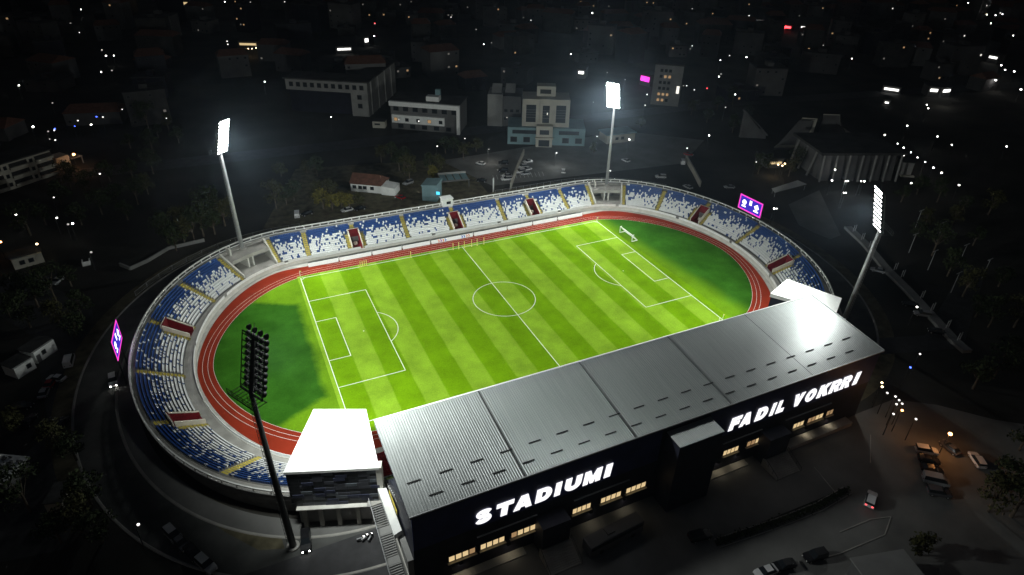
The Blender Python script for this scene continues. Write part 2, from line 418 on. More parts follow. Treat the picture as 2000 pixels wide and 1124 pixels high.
# pitch markings
mb = MB(); ZL = 0.018; LW = 0.17
def ln(x0, y0, x1, y1, w=LW):
    d = Vector((x1-x0, y1-y0, 0)).normalized(); n = Vector((-d.y, d.x, 0))*w/2; e = d*w/2
    a, b = Vector((x0, y0, ZL))-e, Vector((x1, y1, ZL))+e
    mb.poly((a-n, b-n, b+n, a+n))
def arc(cx, cy, r, a0, a1, n=48, w=LW):
    A_, B_ = [], []
    for i in range(n+1):
        t = a0+(a1-a0)*i/n
        A_.append((cx+(r-w/2)*math.cos(t), cy+(r-w/2)*math.sin(t), ZL+0.002)); B_.append((cx+(r+w/2)*math.cos(t), cy+(r+w/2)*math.sin(t), ZL+0.002))
    mb.sheet([A_, B_])
ln(-52.5,34,52.5,34); ln(-52.5,-34,52.5,-34); ln(-52.5,-33.8,-52.5,33.8); ln(52.5,-33.8,52.5,33.8); ln(0,-33.8,0,33.8)
arc(0,0,9.15,0,2*PI,96)
for sx in (-1, 1):
    g = 52.5*sx
    for y, dx in ((20.16, 16.5), (9.16, 5.5)):
        ln(g-0.2*sx, y, g-dx*sx, y); ln(g-0.2*sx, -y, g-dx*sx, -y); ln(g-dx*sx, -y+0.2, g-dx*sx, y-0.2)
    t = math.acos(5.5/9.15)
    arc(g-11*sx, 0, 9.15, (PI-t if sx > 0 else -t), (PI+t if sx > 0 else t), 32)
    mb.poly([(g-11*sx+0.2*math.cos(q*PI/4), 0.2*math.sin(q*PI/4), ZL) for q in range(8)])
    for sy in (-1, 1):
        a0 = {(-1,-1):0, (1,-1):PI/2, (1,1):PI, (-1,1):1.5*PI}[(sx,sy)]; arc(g, 34*sy, 1.0, a0, a0+PI/2, 8, 0.12)
mb.poly([(0.2*math.cos(q*PI/4), 0.2*math.sin(q*PI/4), ZL+0.002) for q in range(8)])
tag(mb.build('pitch_markings', 'line'), kind='structure')

# perimeter road, verge and forecourt around the bowl
def off_bowl(d, z, s0=0, s1=None, st=1.0):
    s1 = SMAX if s1 is None else s1; out = []; s = s0
    while s <= s1: out.append(bo(s, frame(s)[3]+d, z)); s += st
    return out
mb = MB(); mb.sheet([off_bowl(0.3, 0.0), off_bowl(4.0, 0.0)]); tag(mb.build('pavement', 'forecourt'), kind='structure')
mb = MB(); mb.sheet([off_bowl(4.0, 0.012), off_bowl(4.2, 0.13), off_bowl(4.45, 0.13), off_bowl(4.6, -0.012)]); tag(mb.build('kerb', 'concrete'), kind='structure')
mb = MB(); mb.sheet([off_bowl(4.6, -0.008), off_bowl(12.5, -0.008)]); tag(mb.build('ring_road', 'asphalt2'), kind='structure')
mb = MB(); mb.sheet([off_bowl(12.5, -0.012), off_bowl(12.7, 0.11), off_bowl(13.0, 0.11), off_bowl(13.1, -0.012)]); tag(mb.build('kerb', 'concrete'), kind='structure')
mb = MB(); mb.sheet([off_bowl(13.1, -0.004, 40), off_bowl(17.0, -0.004, 40)]); tag(mb.build('verge', 'verge'), kind='structure')
flat('forecourt', [(-48,-76.5),(68,-76.5),(76,-82),(84,-91),(96,-100),(110,-120),(70,-150),(-10,-160),(-52,-160)], -0.004, 'forecourt')
flat('forecourt', [(-110,-62),(-70,-62),(-52,-62),(-52,-140),(-130,-140)], -0.006, 'asphalt')
flat('road', [(62,-50),(100,-62),(150,-40),(150,-47),(104,-70),(70,-60)], -0.003, 'asphalt')
flat('car_park', [(30,78),(120,70),(150,92),(120,118),(20,112)], -0.006, 'forecourt')
flat('paved_yard', [(-60,70),(25,66),(29,112),(-40,125)], -0.0065, 'verge')
flat('road', [(-300,150),(200,135),(700,60),(700,72),(200,147),(-300,162)], -0.007, 'asphalt')
flat('road', [(-132,-40),(-106,-44),(-100,-20),(-108,40),(-128,70),(-140,60),(-120,30),(-112,-10)], -0.0085, 'asphalt')

mb = MB()
for k in range(9):
    a = at(1798+k*4.5, 880+k*11, 0); b = at(1828+k*4.5, 886+k*11, 0); d = (b-a).normalized(); n = Vector((-d.y,d.x,0))*0.06
    mb.poly([(p.x,p.y,0.006) for p in (a-n,b-n,b+n,a+n)])
for k in range(14):
    a = at(965+k*7.5, 352-k*0.6, 0); b = Vector((a.x+1.5, a.y+4.8, 0)); n = Vector((0.06,0,0)); mb.poly([(p.x,p.y,0.006) for p in (a-n,a+n,b+n,b-n)])
tag(mb.build('bay_lines', 'line'), kind='structure')
P_ = [at(*q) for q in [(1655,958),(1600,990),(1530,1018),(1460,1042),(1400,1062)]]
r_ = empty('hedge', P_[0], 0, 'long low dark hedge across the lower right forecourt', 'hedge'); mb = MB(); rr = random.Random(5)
for a, b in zip(P_, P_[1:]):
    for k in range(420):
        q = a.lerp(b, rr.random())-P_[0]; c = Vector((q.x+rr.gauss(0,0.35), q.y+rr.gauss(0,0.35), rr.uniform(0.05,0.95)))
        e1 = Vector((rr.gauss(0,1),rr.gauss(0,1),rr.gauss(0,1))).normalized()*rr.uniform(0.12,0.28); e2 = e1.cross(Vector((rr.gauss(0,1),rr.gauss(0,1),rr.gauss(0,1)))).normalized()*0.16; mb.poly([c-e1,c-e2,c+e1,c+e2])
mb.build('foliage', 'leaf0', r_)
mb = MB()
for a, b in zip(P_, P_[1:]):
    for off in (-0.9, 0.9):
        d = (b-a).normalized(); n = Vector((-d.y,d.x,0)); mb.bar((a+n*off)+Vector((0,0,0.05)), (b+n*off)+Vector((0,0,0.05)), 0.16, 0.14)
for q in ([(1590,913),(1642,975)], [(1700,850),(1700,905)], [(1740,1010),(1728,1045),(1640,1082),(1590,1095)], [(1640,1040),(1700,1015),(1740,1010)]):
    w_ = [at(*z) for z in q]
    for a, b in zip(w_, w_[1:]): mb.bar(a+Vector((0,0,0.04)), b+Vector((0,0,0.04)), 0.18, 0.12)
tag(mb.build('kerb', 'concrete'), kind='structure')
flat('planting_bed', [at(*q) for q in [(1655,952),(1658,962),(1400,1068),(1396,1058)]], 0.004, 'ground')
flat('embankment', [at(*q) for q in [(338,945),(400,968),(470,1000),(545,1030),(556,1072),(505,1075),(440,1040),(385,1000)]], -0.001, 'verge')
# ------------------------------------------------------------------ seating bowl
SB = empty('seating_bowl', (0,0,0), 0, 'oval concrete seating bowl wrapped round the red running track', 'grandstand')
stairs_px = [(503,898),(412,832),(362,734),(371,657),(422,589),(477,546),(546,515),(605,504),(681,488),(707,486),(799,467),(892,451),(904,450),(989,432),(1041,423),(1052,421),(1111,410),(1161,403),(1217.5,405),(1281,413),(1342,436),(1355,440),(1430,476),(1484,521),(1494,534)]
S = [s_of(*p) for p in stairs_px]
PLAT = [(S[5]+0.9, S[6]-0.9), (S[17]+0.9, S[18]-0.9)]
vpx = [((391,811),(404,824)), ((380,643),(373,658)), ((692,488),(707,485)), ((892,451),(904,450)), ((1041,423),(1052,421)), ((1342,436),(1355,440)), ((1484.6,521),(1492,533.6))]
VOM = []
for a, b in vpx:
    c = (s_of(*a)+s_of(*b))/2; VOM.append((c-1.7, c+1.7))
VW = 8                                  # first row that bridges a vomitory
plain_stairs = [S[0], S[2], S[4], S[5], S[6], S[7], S[10], S[13], S[16], S[17], S[18], S[19], S[22]]
SW = 0.62                               # half width of a stair
STAIRS = []                             # (centre, first row, last row)
for s in plain_stairs: STAIRS.append((s, 0, ROWS))
for a, b in VOM:
    STAIRS.append((a-SW-0.05, 0, VW)); STAIRS.append((b+SW+0.05, 0, VW)); STAIRS.append(((a+b)/2, VW, ROWS))
def blocked(s, i, pad=0.28):
    for a, b in PLAT:
        if a-pad < s < b+pad: return True
    if i < VW:
        for a, b in VOM:
            if a-pad < s < b+pad: return True
    for c, r0, r1 in STAIRS:
        if r0 <= i < r1 and abs(s-c) < SW+pad: return True
    if i >= VW:
        for a, b in VOM:
            if i == VW and a-pad < s < b+pad: return True
    return False
# terrace steps
mb = MB()
def wrow(i): return i/ROWS
def seg_profile(s, r0):
    pts = []
    for i in range(r0, ROWS):
        zb = rowz(i-1) if i > r0 else (1.0 if r0 == 0 else 1.0)
        if i == r0: pts.append(bp(s, wrow(i), zb))
        pts.append(bp(s, wrow(i), rowz(i))); pts.append(bp(s, wrow(i+1), rowz(i)))
    return pts
cuts = sorted([0.0, SMAX]+[x for p in PLAT for x in p]+[x for v in VOM for x in v])
for a, b in zip(cuts, cuts[1:]):
    if b-a < 0.2: continue
    mid = (a+b)/2
    if any(p <= mid <= q for p, q in PLAT): continue
    r0 = VW if any(p <= mid <= q for p, q in VOM) else 0
    n = max(2, int((b-a)/1.2)); rows = [seg_profile(a+(b-a)*k/n, r0) for k in range(n+1)]
    mb.sheet(rows)
mb.build('terrace', 'terrace', SB)
def srange(st=1.0): return [SMAX*i/int(SMAX/st) for i in range(int(SMAX/st)+1)]
SS = srange(1.0)
CWD = []
def cw_off(s):
    p, n, e, f = frame(s); lo, hi = -8.0, 0.0
    for _ in range(24):
        m = (lo+hi)/2; q = p+n*m
        if inside('Cw', q): lo = m
        else: hi = m
    return min(lo, -0.7)
CO = sm([cw_off(s) for s in SS], 8)
def coff(s):
    q = s/SMAX*(len(SS)-1); i = min(int(q), len(SS)-2); t = q-i; return CO[i]+(CO[i+1]-CO[i])*t
mb = MB(); mb.sheet([[bo(s, coff(s)+0.25, 1.0) for s in SS], [bo(s, 0.02, 1.0) for s in SS]]); mb.build('walkway', 'concrete', SB)
mb = MB(); mb.sheet([[bo(s, coff(s), 0.0) for s in SS], [bo(s, coff(s), 1.25) for s in SS], [bo(s, coff(s)+0.25, 1.25) for s in SS], [bo(s, coff(s)+0.25, 1.0) for s in SS]]); mb.build('front_wall', 'pale', SB)
# white barrier on the wall, in long bays with gaps
bars = MB(); posts = MB(); s = 1.0; bay = 0
while s < SMAX-2:
    L_ = 23.0; e = min(s+L_, SMAX-1)
    ks = [s+(e-s)*k/16 for k in range(17)]
    bars.sheet([[bo(q, coff(q)+0.09, 1.3) for q in ks], [bo(q, coff(q)+0.09, 2.0) for q in ks], [bo(q, coff(q)+0.15, 2.0) for q in ks], [bo(q, coff(q)+0.15, 1.3) for q in ks]])
    for k in range(0, 17):
        q = ks[k]; posts.box(bo(q, coff(q)+0.12, 1.68), (0.07, 0.07, 0.86), 0)
    for k in range(16):
        posts.bar(bo(ks[k], coff(ks[k])+0.12, 2.1), bo(ks[k+1], coff(ks[k+1])+0.12, 2.1), 0.10)
    bars.build('barrier_panel', 'white', SB); posts.build('barrier_rail', 'white', SB); bars = MB(); posts = MB()
    s = e+1.3; bay += 1
mb = MB(); mb.sheet([[bp(s, 1.0, rowz(ROWS-1)) for s in SS], [bp(s, 1.0, ZR) for s in SS], [bp(s, 1.98, ZR) for s in SS]]); mb.build('rear_walkway', 'concrete', SB)
mb = MB(); mb.sheet([[bp(s, 1.98, ZR) for s in SS], [bp(s, 1.98, ZR+0.35) for s in SS], [bp(s, 2.0, ZR+0.35) for s in SS], [bo(s, frame(s)[3]+0.02, 4.6) for s in SS], [bo(s, frame(s)[3]-1.2, 3.6) for s in SS], [bo(s, frame(s)[3]-1.4, -0.02) for s in SS]]); mb.build('outer_wall', 'terrace', SB)
# openings in the outer wall
# back railing
mb = MB(); st = 2.6; n = int(SMAX/st)
for k in range(n+1):
    s = SMAX*k/n; f = frame(s)[3]
    mb.bar(bo(s, f-0.02, ZR+0.3), bo(s, f+0.05, 7.0), 0.28)
K = srange(1.15)
for z, w in ((7.0, 0.30), (6.0, 0.22)):
    for a, b in zip(K, K[1:]):
        mb.bar(bo(a, frame(a)[3]+0.03, z), bo(b, frame(b)[3]+0.03, z), w)
mb.build('railing', 'rail', SB)
mesh_m = bpy.data.materials.new('railing mesh infill'); mesh_m.use_nodes = True
_b = mesh_m.node_tree.nodes['Principled BSDF']; _b.inputs['Base Color'].default_value = (0.4,0.41,0.4,1); _b.inputs['Alpha'].default_value = 0.14
M['mesh'] = mesh_m
mb = MB(); mb.sheet([[bo(s, frame(s)[3]+0.0, 6.1) for s in SS], [bo(s, frame(s)[3]+0.02, 6.95) for s in SS]]); mb.build('mesh_infill', 'mesh', SB)
# stairs
for c, r0, r1 in STAIRS:
    mb = MB()
    for i in range(r0, r1):
        za = rowz(i); wa = wrow(i); dw = 1/ROWS
        for k in range(2):
            zz = za-RISE+RISE*(k+1)/2 if k == 0 else za
            z0 = za-RISE-0.02
            w0, w1 = wa+dw*(k-1)*0.5, wa+dw*k*0.5
            if i == r0 and k == 0 and r0 > 0: continue
            P = [bp(c-SW, w0, z0), bp(c+SW, w0, z0), bp(c+SW, w1, z0), bp(c-SW, w1, z0)]
            mb.hexa(P+[Vector((p.x, p.y, zz+0.015)) for p in P], 0 if k else 1)
    mb.build('stairway', ['yellow', 'tan'], SB)
# vomitories
for a, b in VOM:
    V = empty('vomitory'); V.parent = SB
    wEnd = wrow(VW)
    for s, sg in ((a, 1), (b, -1)):
        mb = MB(); t = 0.16
        n = 5
        for k in range(n):
            w0, w1 = -0.02+(wEnd+0.02)*k/n, -0.02+(wEnd+0.02)*(k+1)/n
            def tz(w): return 1.0+1.35+(rowz(VW)-Z0+0.2)*max(w, 0)/wEnd
            P0 = [bp(s-t, w0, 0.98), bp(s+t, w0, 0.98), bp(s+t, w1, 0.98), bp(s-t, w1, 0.98)]
            zz = [tz(w0), tz(w0), tz(w1), tz(w1)]
            mb.hexa(P0+[Vector((p.x, p.y, z)) for p, z in zip(P0, zz)])
        mb.build('side_wall', 'cream', V)
        mb = MB(); si = s+sg*(t+0.015)
        A_ = [bp(si, -0.02+(wEnd+0.02)*k/n, 1.0) for k in range(n+1)]
        B_ = [bp(si, -0.02+(wEnd+0.02)*k/n, tz(-0.02+(wEnd+0.02)*k/n)-0.22) for k in range(n+1)]
        mb.sheet([A_, B_]); mb.build('wall_lining', 'red', V)
    mb = MB(); P0 = [bp(a, wEnd-0.01, 2.9), bp(b, wEnd-0.01, 2.9), bp(b, wEnd+0.02, 2.9), bp(a, wEnd+0.02, 2.9)]
    mb.hexa(P0+[Vector((p.x, p.y, rowz(VW)+1.35)) for p in P0]); mb.build('portal_wall', 'red', V)
    mb = MB(); P0 = [bp(a-0.1, wEnd+0.021, 3.4), bp(b+0.1, wEnd+0.021, 3.4), bp(b+0.1, wEnd+0.045, 3.4), bp(a-0.1, wEnd+0.045, 3.4)]
    mb.hexa(P0+[Vector((p.x, p.y, rowz(VW)+1.42)) for p in P0]); mb.build('rear_parapet', 'cream', V)
    mb = MB(); mb.sheet([[bp(a+0.18, -0.02, 1.012), bp(b-0.18, -0.02, 1.012)], [bp(a+0.18, 0.35, 1.012), bp(b-0.18, 0.35, 1.012)], [bp(a+0.18, wEnd+0.15, 1.012), bp(b-0.18, wEnd+0.15, 1.012)]]); mb.build('tunnel_floor', 'red', V)
    mb = MB(); m_ = (a+b)/2; mb.box(bp(m_, 0.36, 1.5), (0.9, 0.9, 0.9), 0.5); mb.build('turnstile_box', 'cream', V)
# mast platforms
PMID = []
for a, b in PLAT:
    V = empty('mast_platform'); V.parent = SB
    for s in (a-0.25, b+0.25):
        mb = MB(); n = 6; t = 0.22
        for k in range(n):
            w0, w1 = k/n, (k+1)/n
            P0 = [bp(s-t, w0, 0.9), bp(s+t, w0, 0.9), bp(s+t, w1, 0.9), bp(s-t, w1, 0.9)]
            zz = [Z0+0.9+(Z1-Z0+0.2)*w for w in (w0, w0, w1, w1)]
            mb.hexa(P0+[Vector((p.x, p.y, z)) for p, z in zip(P0, zz)])
        mb.build('flank_wall', 'pale', V)
    n = 10; ks = [a+(b-a)*k/n for k in range(n+1)]
    mb = MB(); mb.sheet([[bo(s, 0.0, 1.01) for s in ks], [bp(s, 1.0, 1.01) for s in ks]]); mb.build('floor_slab', 'concrete', V)
    mb = MB(); mb.sheet([[bp(s, 0.52, 4.2) for s in ks], [bp(s, 0.50, 4.2) for s in ks], [bp(s, 0.50, 5.35) for s in ks], [bp(s, 0.53, 5.35) for s in ks], [bp(s, 0.53, 5.0) for s in ks], [bp(s, 1.99, 5.0) for s in ks]]); mb.build('bridge_deck', 'concrete', V)
    mb = MB(); mb.sheet([[bp(s, 0.52, 4.2) for s in ks], [bp(s, 1.99, 4.2) for s in ks]]); mb.build('deck_soffit', 'concrete', V)
    m_ = (a+b)/2
    for ds in (-0.7, 0.7):
        mb = MB(); P0 = [bp(m_+ds-0.2, 0.5, 1.0), bp(m_+ds+0.2, 0.5, 1.0), bp(m_+ds+0.2, 1.0, 1.0), bp(m_+ds-0.2, 1.0, 1.0)]
        mb.hexa(P0+[Vector((p.x, p.y, 4.22)) for p in P0]); mb.build('pier', 'pale', V)
    mb = MB(); mb.sheet([[bp(s, 1.0, 1.0) for s in ks], [bp(s, 1.0, 4.22) for s in ks]]); mb.build('back_wall', 'terrace', V)
    mb = MB(); q = bp(m_-3.0, 1.25, 6.0); d = frame(m_)[1]; mb.box(q, (2.4, 0.5, 2.0), math.atan2(d.y, d.x)); mb.build('switch_cabinet', 'pale', V)
    PMID.append(bp(m_, 1.35, 5.0))

# seats
def seat_profile():
    # local: x right, y towards the pitch, z up; one closed profile swept across the width
    return [(-0.02,0.0),(0.05,0.0),(0.09,0.34),(0.29,0.37),(0.30,0.43),(0.05,0.41),(-0.05,0.76),(-0.11,0.75)]
def seat_geo(mb, p, rz, mi):
    pr = seat_profile(); ca, sa = math.cos(rz), math.sin(rz); b = len(mb.v); n = len(pr); w = 0.225
    for dx in (-w, w):
        for y, z in pr: mb.v.append((p[0]+dx*ca-y*sa, p[1]+dx*sa+y*ca, p[2]+z))
    for i in range(n):
        j = (i+1) % n; mb.f.append((b+i, b+j, b+n+j, b+n+i)); mb.m.append(mi)
    mb.f.append(tuple(b+n-1-i for i in range(n))); mb.m.append(mi)
    mb.f.append(tuple(b+n+i for i in range(n))); mb.m.append(mi)
PW = [0.95,0.91,0.89,0.86,0.82,0.76,0.66,0.5,0.34,0.18,0.10,0.055,0.03]
SEATS = []
for i in range(ROWS):
    # constant spacing measured on this row
    s = 1.0
    while s < SMAX-1.0:
        p, n, e, f = frame(s)
        a = bp(s, wrow(i+0.55), rowz(i)); b_ = bp(s+0.1, wrow(i+0.55), rowz(i))
        sp = 0.50/max((b_-a).length/0.1, 0.2)
        if not blocked(s, i):
            pw = PW[i]
            # colour drifts: small clumps
            white = random.random() < pw
            SEATS.append((a, math.atan2(-n.y, -n.x)-PI/2, white, i, s))
        s += sp
cam_v = Vector((CX, CY, CZ))
def vis_seat(q):
    u, v = px(q[0]); return u < 556 and v > 800
near = sorted([q for q in SEATS if vis_seat(q)], key=lambda q: (q[0]-cam_v).length)[:300]
nid = {id(q) for q in near}
mb = MB()
for q in SEATS:
    if id(q) not in nid: seat_geo(mb, q[0], q[1], 0 if q[2] else 1)
o = mb.build('stadium_seats', ['seat_white', 'seat_blue'])
tag(o, 'rows of white and blue plastic seats filling the oval bowl, white low and blue high', 'seats', kind='stuff')
base = {}
for k in (True, False):
    t = MB(); seat_geo(t, (0,0,0), 0, 0); o = t.build('stadium_seat', 'seat_white' if k else 'seat_blue'); base[k] = o
used = {True: False, False: False}
byrow = {}
for q in near: byrow.setdefault((q[3], q[4] < S[0]), []).append(q)
for (r, east), L_ in byrow.items():
    L_.sort(key=lambda q: abs(q[4]-S[0]))
    for k, q in enumerate(L_):
        if not used[q[2]]: o = base[q[2]]; used[q[2]] = True
        else: o = base[q[2]].copy(); C.objects.link(o)
        o.location = q[0]; o.rotation_euler = (0,0,q[1])
        tag(o, '%s seat, %s row up, %s %s of the yellow stair by the dark mast' % ('white' if q[2] else 'blue', ordn(r), ordn(k), 'right' if east else 'left'), 'seat', 'plastic seats in the near corner of the bowl')

# white booth on the back rail
p = at(872.5, 402, 5.6); booth = empty('commentary_booth', p, 0.03, 'small white cabin with one dark window on the far back rail', 'booth')
MB().box((0,0,1.5), (3.6,3.0,3.0)).build('cabin', 'white', booth)
MB().box((0.2,-1.51,1.7), (1.6,0.04,1.0)).build('window', 'glass', booth)
MB().box((0,0,3.08), (4.2,3.6,0.16)).build('roof', 'white', booth)

# ------------------------------------------------------------------ floodlight masts
LIGHTS = []
def mast(base, head_lo, aim, label, lit, wid=5.4, hgt=10.0, cols=5, rows=9, face=0.0, spill=1.0, tl=15.0, lr=0.46, lm='flood'):
    """base: foot of the mast; head_lo: lowest middle point of the lamp frame"""
    root = empty('floodlight_mast', base, 0, label, 'floodlight', 'floodlight masts round the bowl')
    b = Vector((0,0,0)); h = Vector(head_lo)-Vector(base)
    mb = MB(); mb.tube(b, h, 0.62, 0.36, 14); mb.build('mast', 'galv' if lit != 'back' else 'darksteel', root, True)  # mast seen from behind gets dark steel: its shade put into the colour
    mb = MB(); mb.tube((0,0,0), (0,0,0.35), 1.15, 1.15, 14); mb.build('base_plate', 'concrete', root)
    d = Vector((math.cos(math.radians(face)), math.sin(math.radians(face)), 0)); sx = Vector((-d.y, d.x, 0))
    up = Vector((0,0,1))*math.cos(math.radians(tl))+d*math.sin(math.radians(tl))
    # ladder with cage on the back of the mast
    mb = MB(); bk = -d*0.85
    for q in (-0.25, 0.25):
        mb.bar(bk+sx*q+Vector((0,0,2)), h+bk*0.75+sx*q, 0.07)
    n = 34
    for k in range(n):
        t = (k+0.5)/n; c = Vector((0,0,2)).lerp(h, t)+bk*(1-0.25*t); mb.bar(c-sx*0.25, c+sx*0.25, 0.06)
    mb.build('ladder', 'darksteel' if lit == 'back' else 'galv', root)  # ladder likewise takes its shade as a dark colour
    VZ = Vector((0,0,1))
    # frame
    mb = MB(); T = h+up*hgt
    mb.tube(h, T, 0.40, 0.30, 10)
    for q in (-wid/2, wid/2): mb.bar(h+sx*q, T+sx*q, 0.14)
    for k in range(rows):
        z = hgt*(k+0.5)/rows; mb.bar(h+sx*(-wid/2)+up*z+d*0.1, h+sx*(wid/2)+up*z+d*0.1, 0.10, 0.16)
    for z in (0, hgt): mb.bar(h+sx*(-wid/2)+up*z, h+sx*(wid/2)+up*z, 0.16)
    for k in range(3):
        z0, z1 = hgt*k/3, hgt*(k+1)/3
        for sg in (-1, 1): mb.bar(h+sx*(sg*wid/2)+up*z0, h+sx*(sg*0.3)+up*z1, 0.08)
    mb.tube(T, T+up*2.2, 0.06, 0.03, 6)
    mb.build('lamp_frame', 'darksteel', root)
    # service platform below the lamps
    mb = MB(); 
    for k in range(9):
        q = -wid/2-0.4+(wid+0.8)*k/8; mb.bar(h+sx*q-d*1.9-VZ*0.2, h+sx*q+d*0.3-VZ*0.2, 0.08)
    for q in (-1.9, 0.3): mb.bar(h-sx*(wid/2+0.5)+d*q-VZ*0.2, h+sx*(wid/2+0.5)+d*q-VZ*0.2, 0.14)
    for z in (0.5, 1.0): mb.bar(h-sx*(wid/2+0.5)-d*1.9+VZ*(z-0.2), h+sx*(wid/2+0.5)-d*1.9+VZ*(z-0.2), 0.07)
    for k in range(6):
        q = -wid/2-0.5+(wid+1.0)*k/5; mb.bar(h+sx*q-d*1.9-VZ*0.2, h+sx*q-d*1.9+VZ*0.8, 0.06)
    mb.build('platform', 'darksteel', root)
    # lamps: drum housing, lens on the front, yoke
    al = (Vector(aim)-Vector(head_lo)-up*hgt/2).normalized()
    tilt = (d*0.86-up*0.51).normalized()
    m1 = MB(); m1.tube(tilt*-0.28, tilt*0.1, 0.28, 0.5, 12); m1.bar(tilt*-0.2, -d*0.5, 0.08)
    me1 = m1.build('lamp', 'darksteel', root); protoL = me1
    m2 = MB(); m2.tube(tilt*0.101, tilt*0.13, lr, lr, 12); l0 = m2.build('lens', lm, me1)
    first = True
    spots = [( -wid/2+wid*(c+0.5)/cols, hgt*(r+0.5)/rows) for r in range(rows) for c in range(cols)]
    spots += [(-wid/2+wid*(c+0.5)/4, hgt+0.45) for c in range(4)]
    for q, z in spots:
        o = me1 if first else copy_tree(me1, root); first = False
        o.location = h+sx*q+up*z+d*0.62
    # the light itself
    for k, (fz, e) in enumerate(((0.3, 0.5), (0.75, 0.5))):
        L_ = bpy.data.lights.new('floodlight_beam', 'SPOT'); L_.energy = FLOODW*e; L_.color = (0.93, 1.0, 0.95)
        L_.shadow_soft_size = 1.6; L_.spot_size = math.radians(118); L_.spot_blend = 0.75
        lo = bpy.data.objects.new('floodlight_beam', L_); C.objects.link(lo); lo.parent = root
        pos = h+up*(hgt*fz)+d*1.9; lo.location = pos
        lo.rotation_euler = (Vector(aim)-Vector(base)-pos).to_track_quat('-Z', 'Y').to_euler()
    L_ = bpy.data.lights.new('floodlight_spill', 'SPOT'); L_.energy = SPILLW*spill; L_.color = (0.95, 1.0, 0.97)
    L_.shadow_soft_size = 2.0; L_.spot_size = math.radians(172); L_.spot_blend = 1.0
    lo = bpy.data.objects.new('floodlight_spill', L_); C.objects.link(lo); lo.parent = root
    pos = h+up*(hgt*0.5)+d*2.0; lo.location = pos; lo.rotation_euler = Vector((d.x, d.y, -0.45)).to_track_quat('-Z', 'Y').to_euler()
    return root
FLOODW = 130000.0
SPILLW = 60000.0
h1 = at(431, 298, 36.5); h2 = at(1199.5, 210, 36.5); h4 = at(491, 770, 36.5); h3 = at(1718.5, 449, 35.5)
b1 = Vector((PMID[0].x, PMID[0].y, 5.0)); b1 = at(473.5, 486, 5.0); b2 = at(1184.5, 362, 5.0); b4 = at(573, 1068, 0.0)
b3 = at(1661, 592, 9.0); b3 = Vector((b3.x-(h3.x-b3.x)*9/26, b3.y-(h3.y-b3.y)*9/26, 0))
mast(b1, h1, (-12, -2, 0), 'far left floodlight mast, pale pole with a blazing tall lamp bank', 'front', wid=3.6, hgt=9.6, cols=4, face=-48, tl=18, spill=0.6)
mast(b2, h2, (14, -2, 0), 'far right floodlight mast behind the bowl, blazing wide lamp bank', 'front', wid=4.9, hgt=9.4, face=-144, tl=20, spill=0.9)
mast(b3, h3, (16, 4, 0), 'right floodlight mast beside the white canopy, separate glowing lamps', 'front', wid=4.2, hgt=10.0, cols=4, face=150, tl=15, spill=0.9, lr=0.40, lm='floodmid')
mast(b4, h4, (-14, 4, 0), 'nearest floodlight mast, black frame of lamps seen from behind', 'back', wid=5.4, hgt=9.6, face=30, tl=14, spill=2.2, lm='floodback')

# ------------------------------------------------------------------ scoreboards
def scoreboard(pl, pr, h, label, kind):
    pl, pr = Vector(pl), Vector(pr); w = (pr-pl).length; ex = (pr-pl).normalized(); n = ex.cross(Vector((0,0,1)))   # towards viewer side
    root = empty('scoreboard', ((pl.x+pr.x)/2, (pl.y+pr.y)/2, 0), math.atan2(ex.y, ex.x), label, 'scoreboard', 'video scoreboards on the bowl rim')
    z0 = pl.z
    MB().box((0,0.3,z0+h/2), (w,0.5,h)).build('cabinet', 'darksteel', root)
    mb = MB(); mb.box((0,0.03,z0+h/2), (w-0.9,0.04,h-0.9)); mb.build('screen', 'scr_blue', root)
    mb = MB(); y = 0.03
    for c, s_ in (((0,y,z0+0.22),(w,0.06,0.44)), ((0,y,z0+h-0.22),(w,0.06,0.44)), ((-w/2+0.22,y,z0+h/2),(0.44,0.06,h-0.9)), ((w/2-0.22,y,z0+h/2),(0.44,0.06,h-0.9))): mb.box(c, s_)
    mb.build('border', 'scr_pink', root)
    mb = MB(); y = -0.01
    def disc(cx, cz, r): mb.poly([(cx+r*math.cos(t*PI/8), y, cz+r*math.sin(t*PI/8)) for t in range(16)])
    def rect(cx, cz, a, b, rot=0):
        ca, sa = math.cos(rot), math.sin(rot); mb.poly([(cx+dx*ca-dz*sa, y, cz+dx*sa+dz*ca) for dx, dz in ((-a,-b),(a,-b),(a,b),(-a,b))])
    cz = z0+h*0.55
    disc(-w*0.27, cz, h*0.17); rect(-w*0.27, cz-h*0.27, w*0.09, h*0.05)
    rect(0, cz+h*0.12, w*0.05, h*0.16)
    rect(w*0.27, cz, h*0.15, h*0.15, 0.6); rect(w*0.27, cz-h*0.27, w*0.1, h*0.05)
    mb.build('emblem_graphic', 'scr_white', root)
    mb = MB()
    for q in (-w*0.32, w*0.32):
        mb.bar((q, 0.4, 0), (q, 0.4, z0+0.3), 0.3); mb.bar((q, 0.4, z0*0.6), (q*0.4, 0.4, z0), 0.15)
    mb.bar((-w*0.32,0.4,z0-0.7), (w*0.32,0.4,z0-0.7), 0.2)
    mb.build('support_frame', 'darksteel', root)
    return root
pl = at(1441, 405, 8.0); pr = at(1484, 427, 8.0)
scoreboard(pl, pr, top_of(pl, 378)-8.0, 'right video scoreboard, pink bordered blue screen behind the right curve', 'r')
pl = at(231, 706, 8.0); pr = at(239, 660, 8.0)
scoreboard(pl, pr, top_of(pr, 624)-8.0, 'left video scoreboard, seen at a steep angle beside the left curve', 'l')

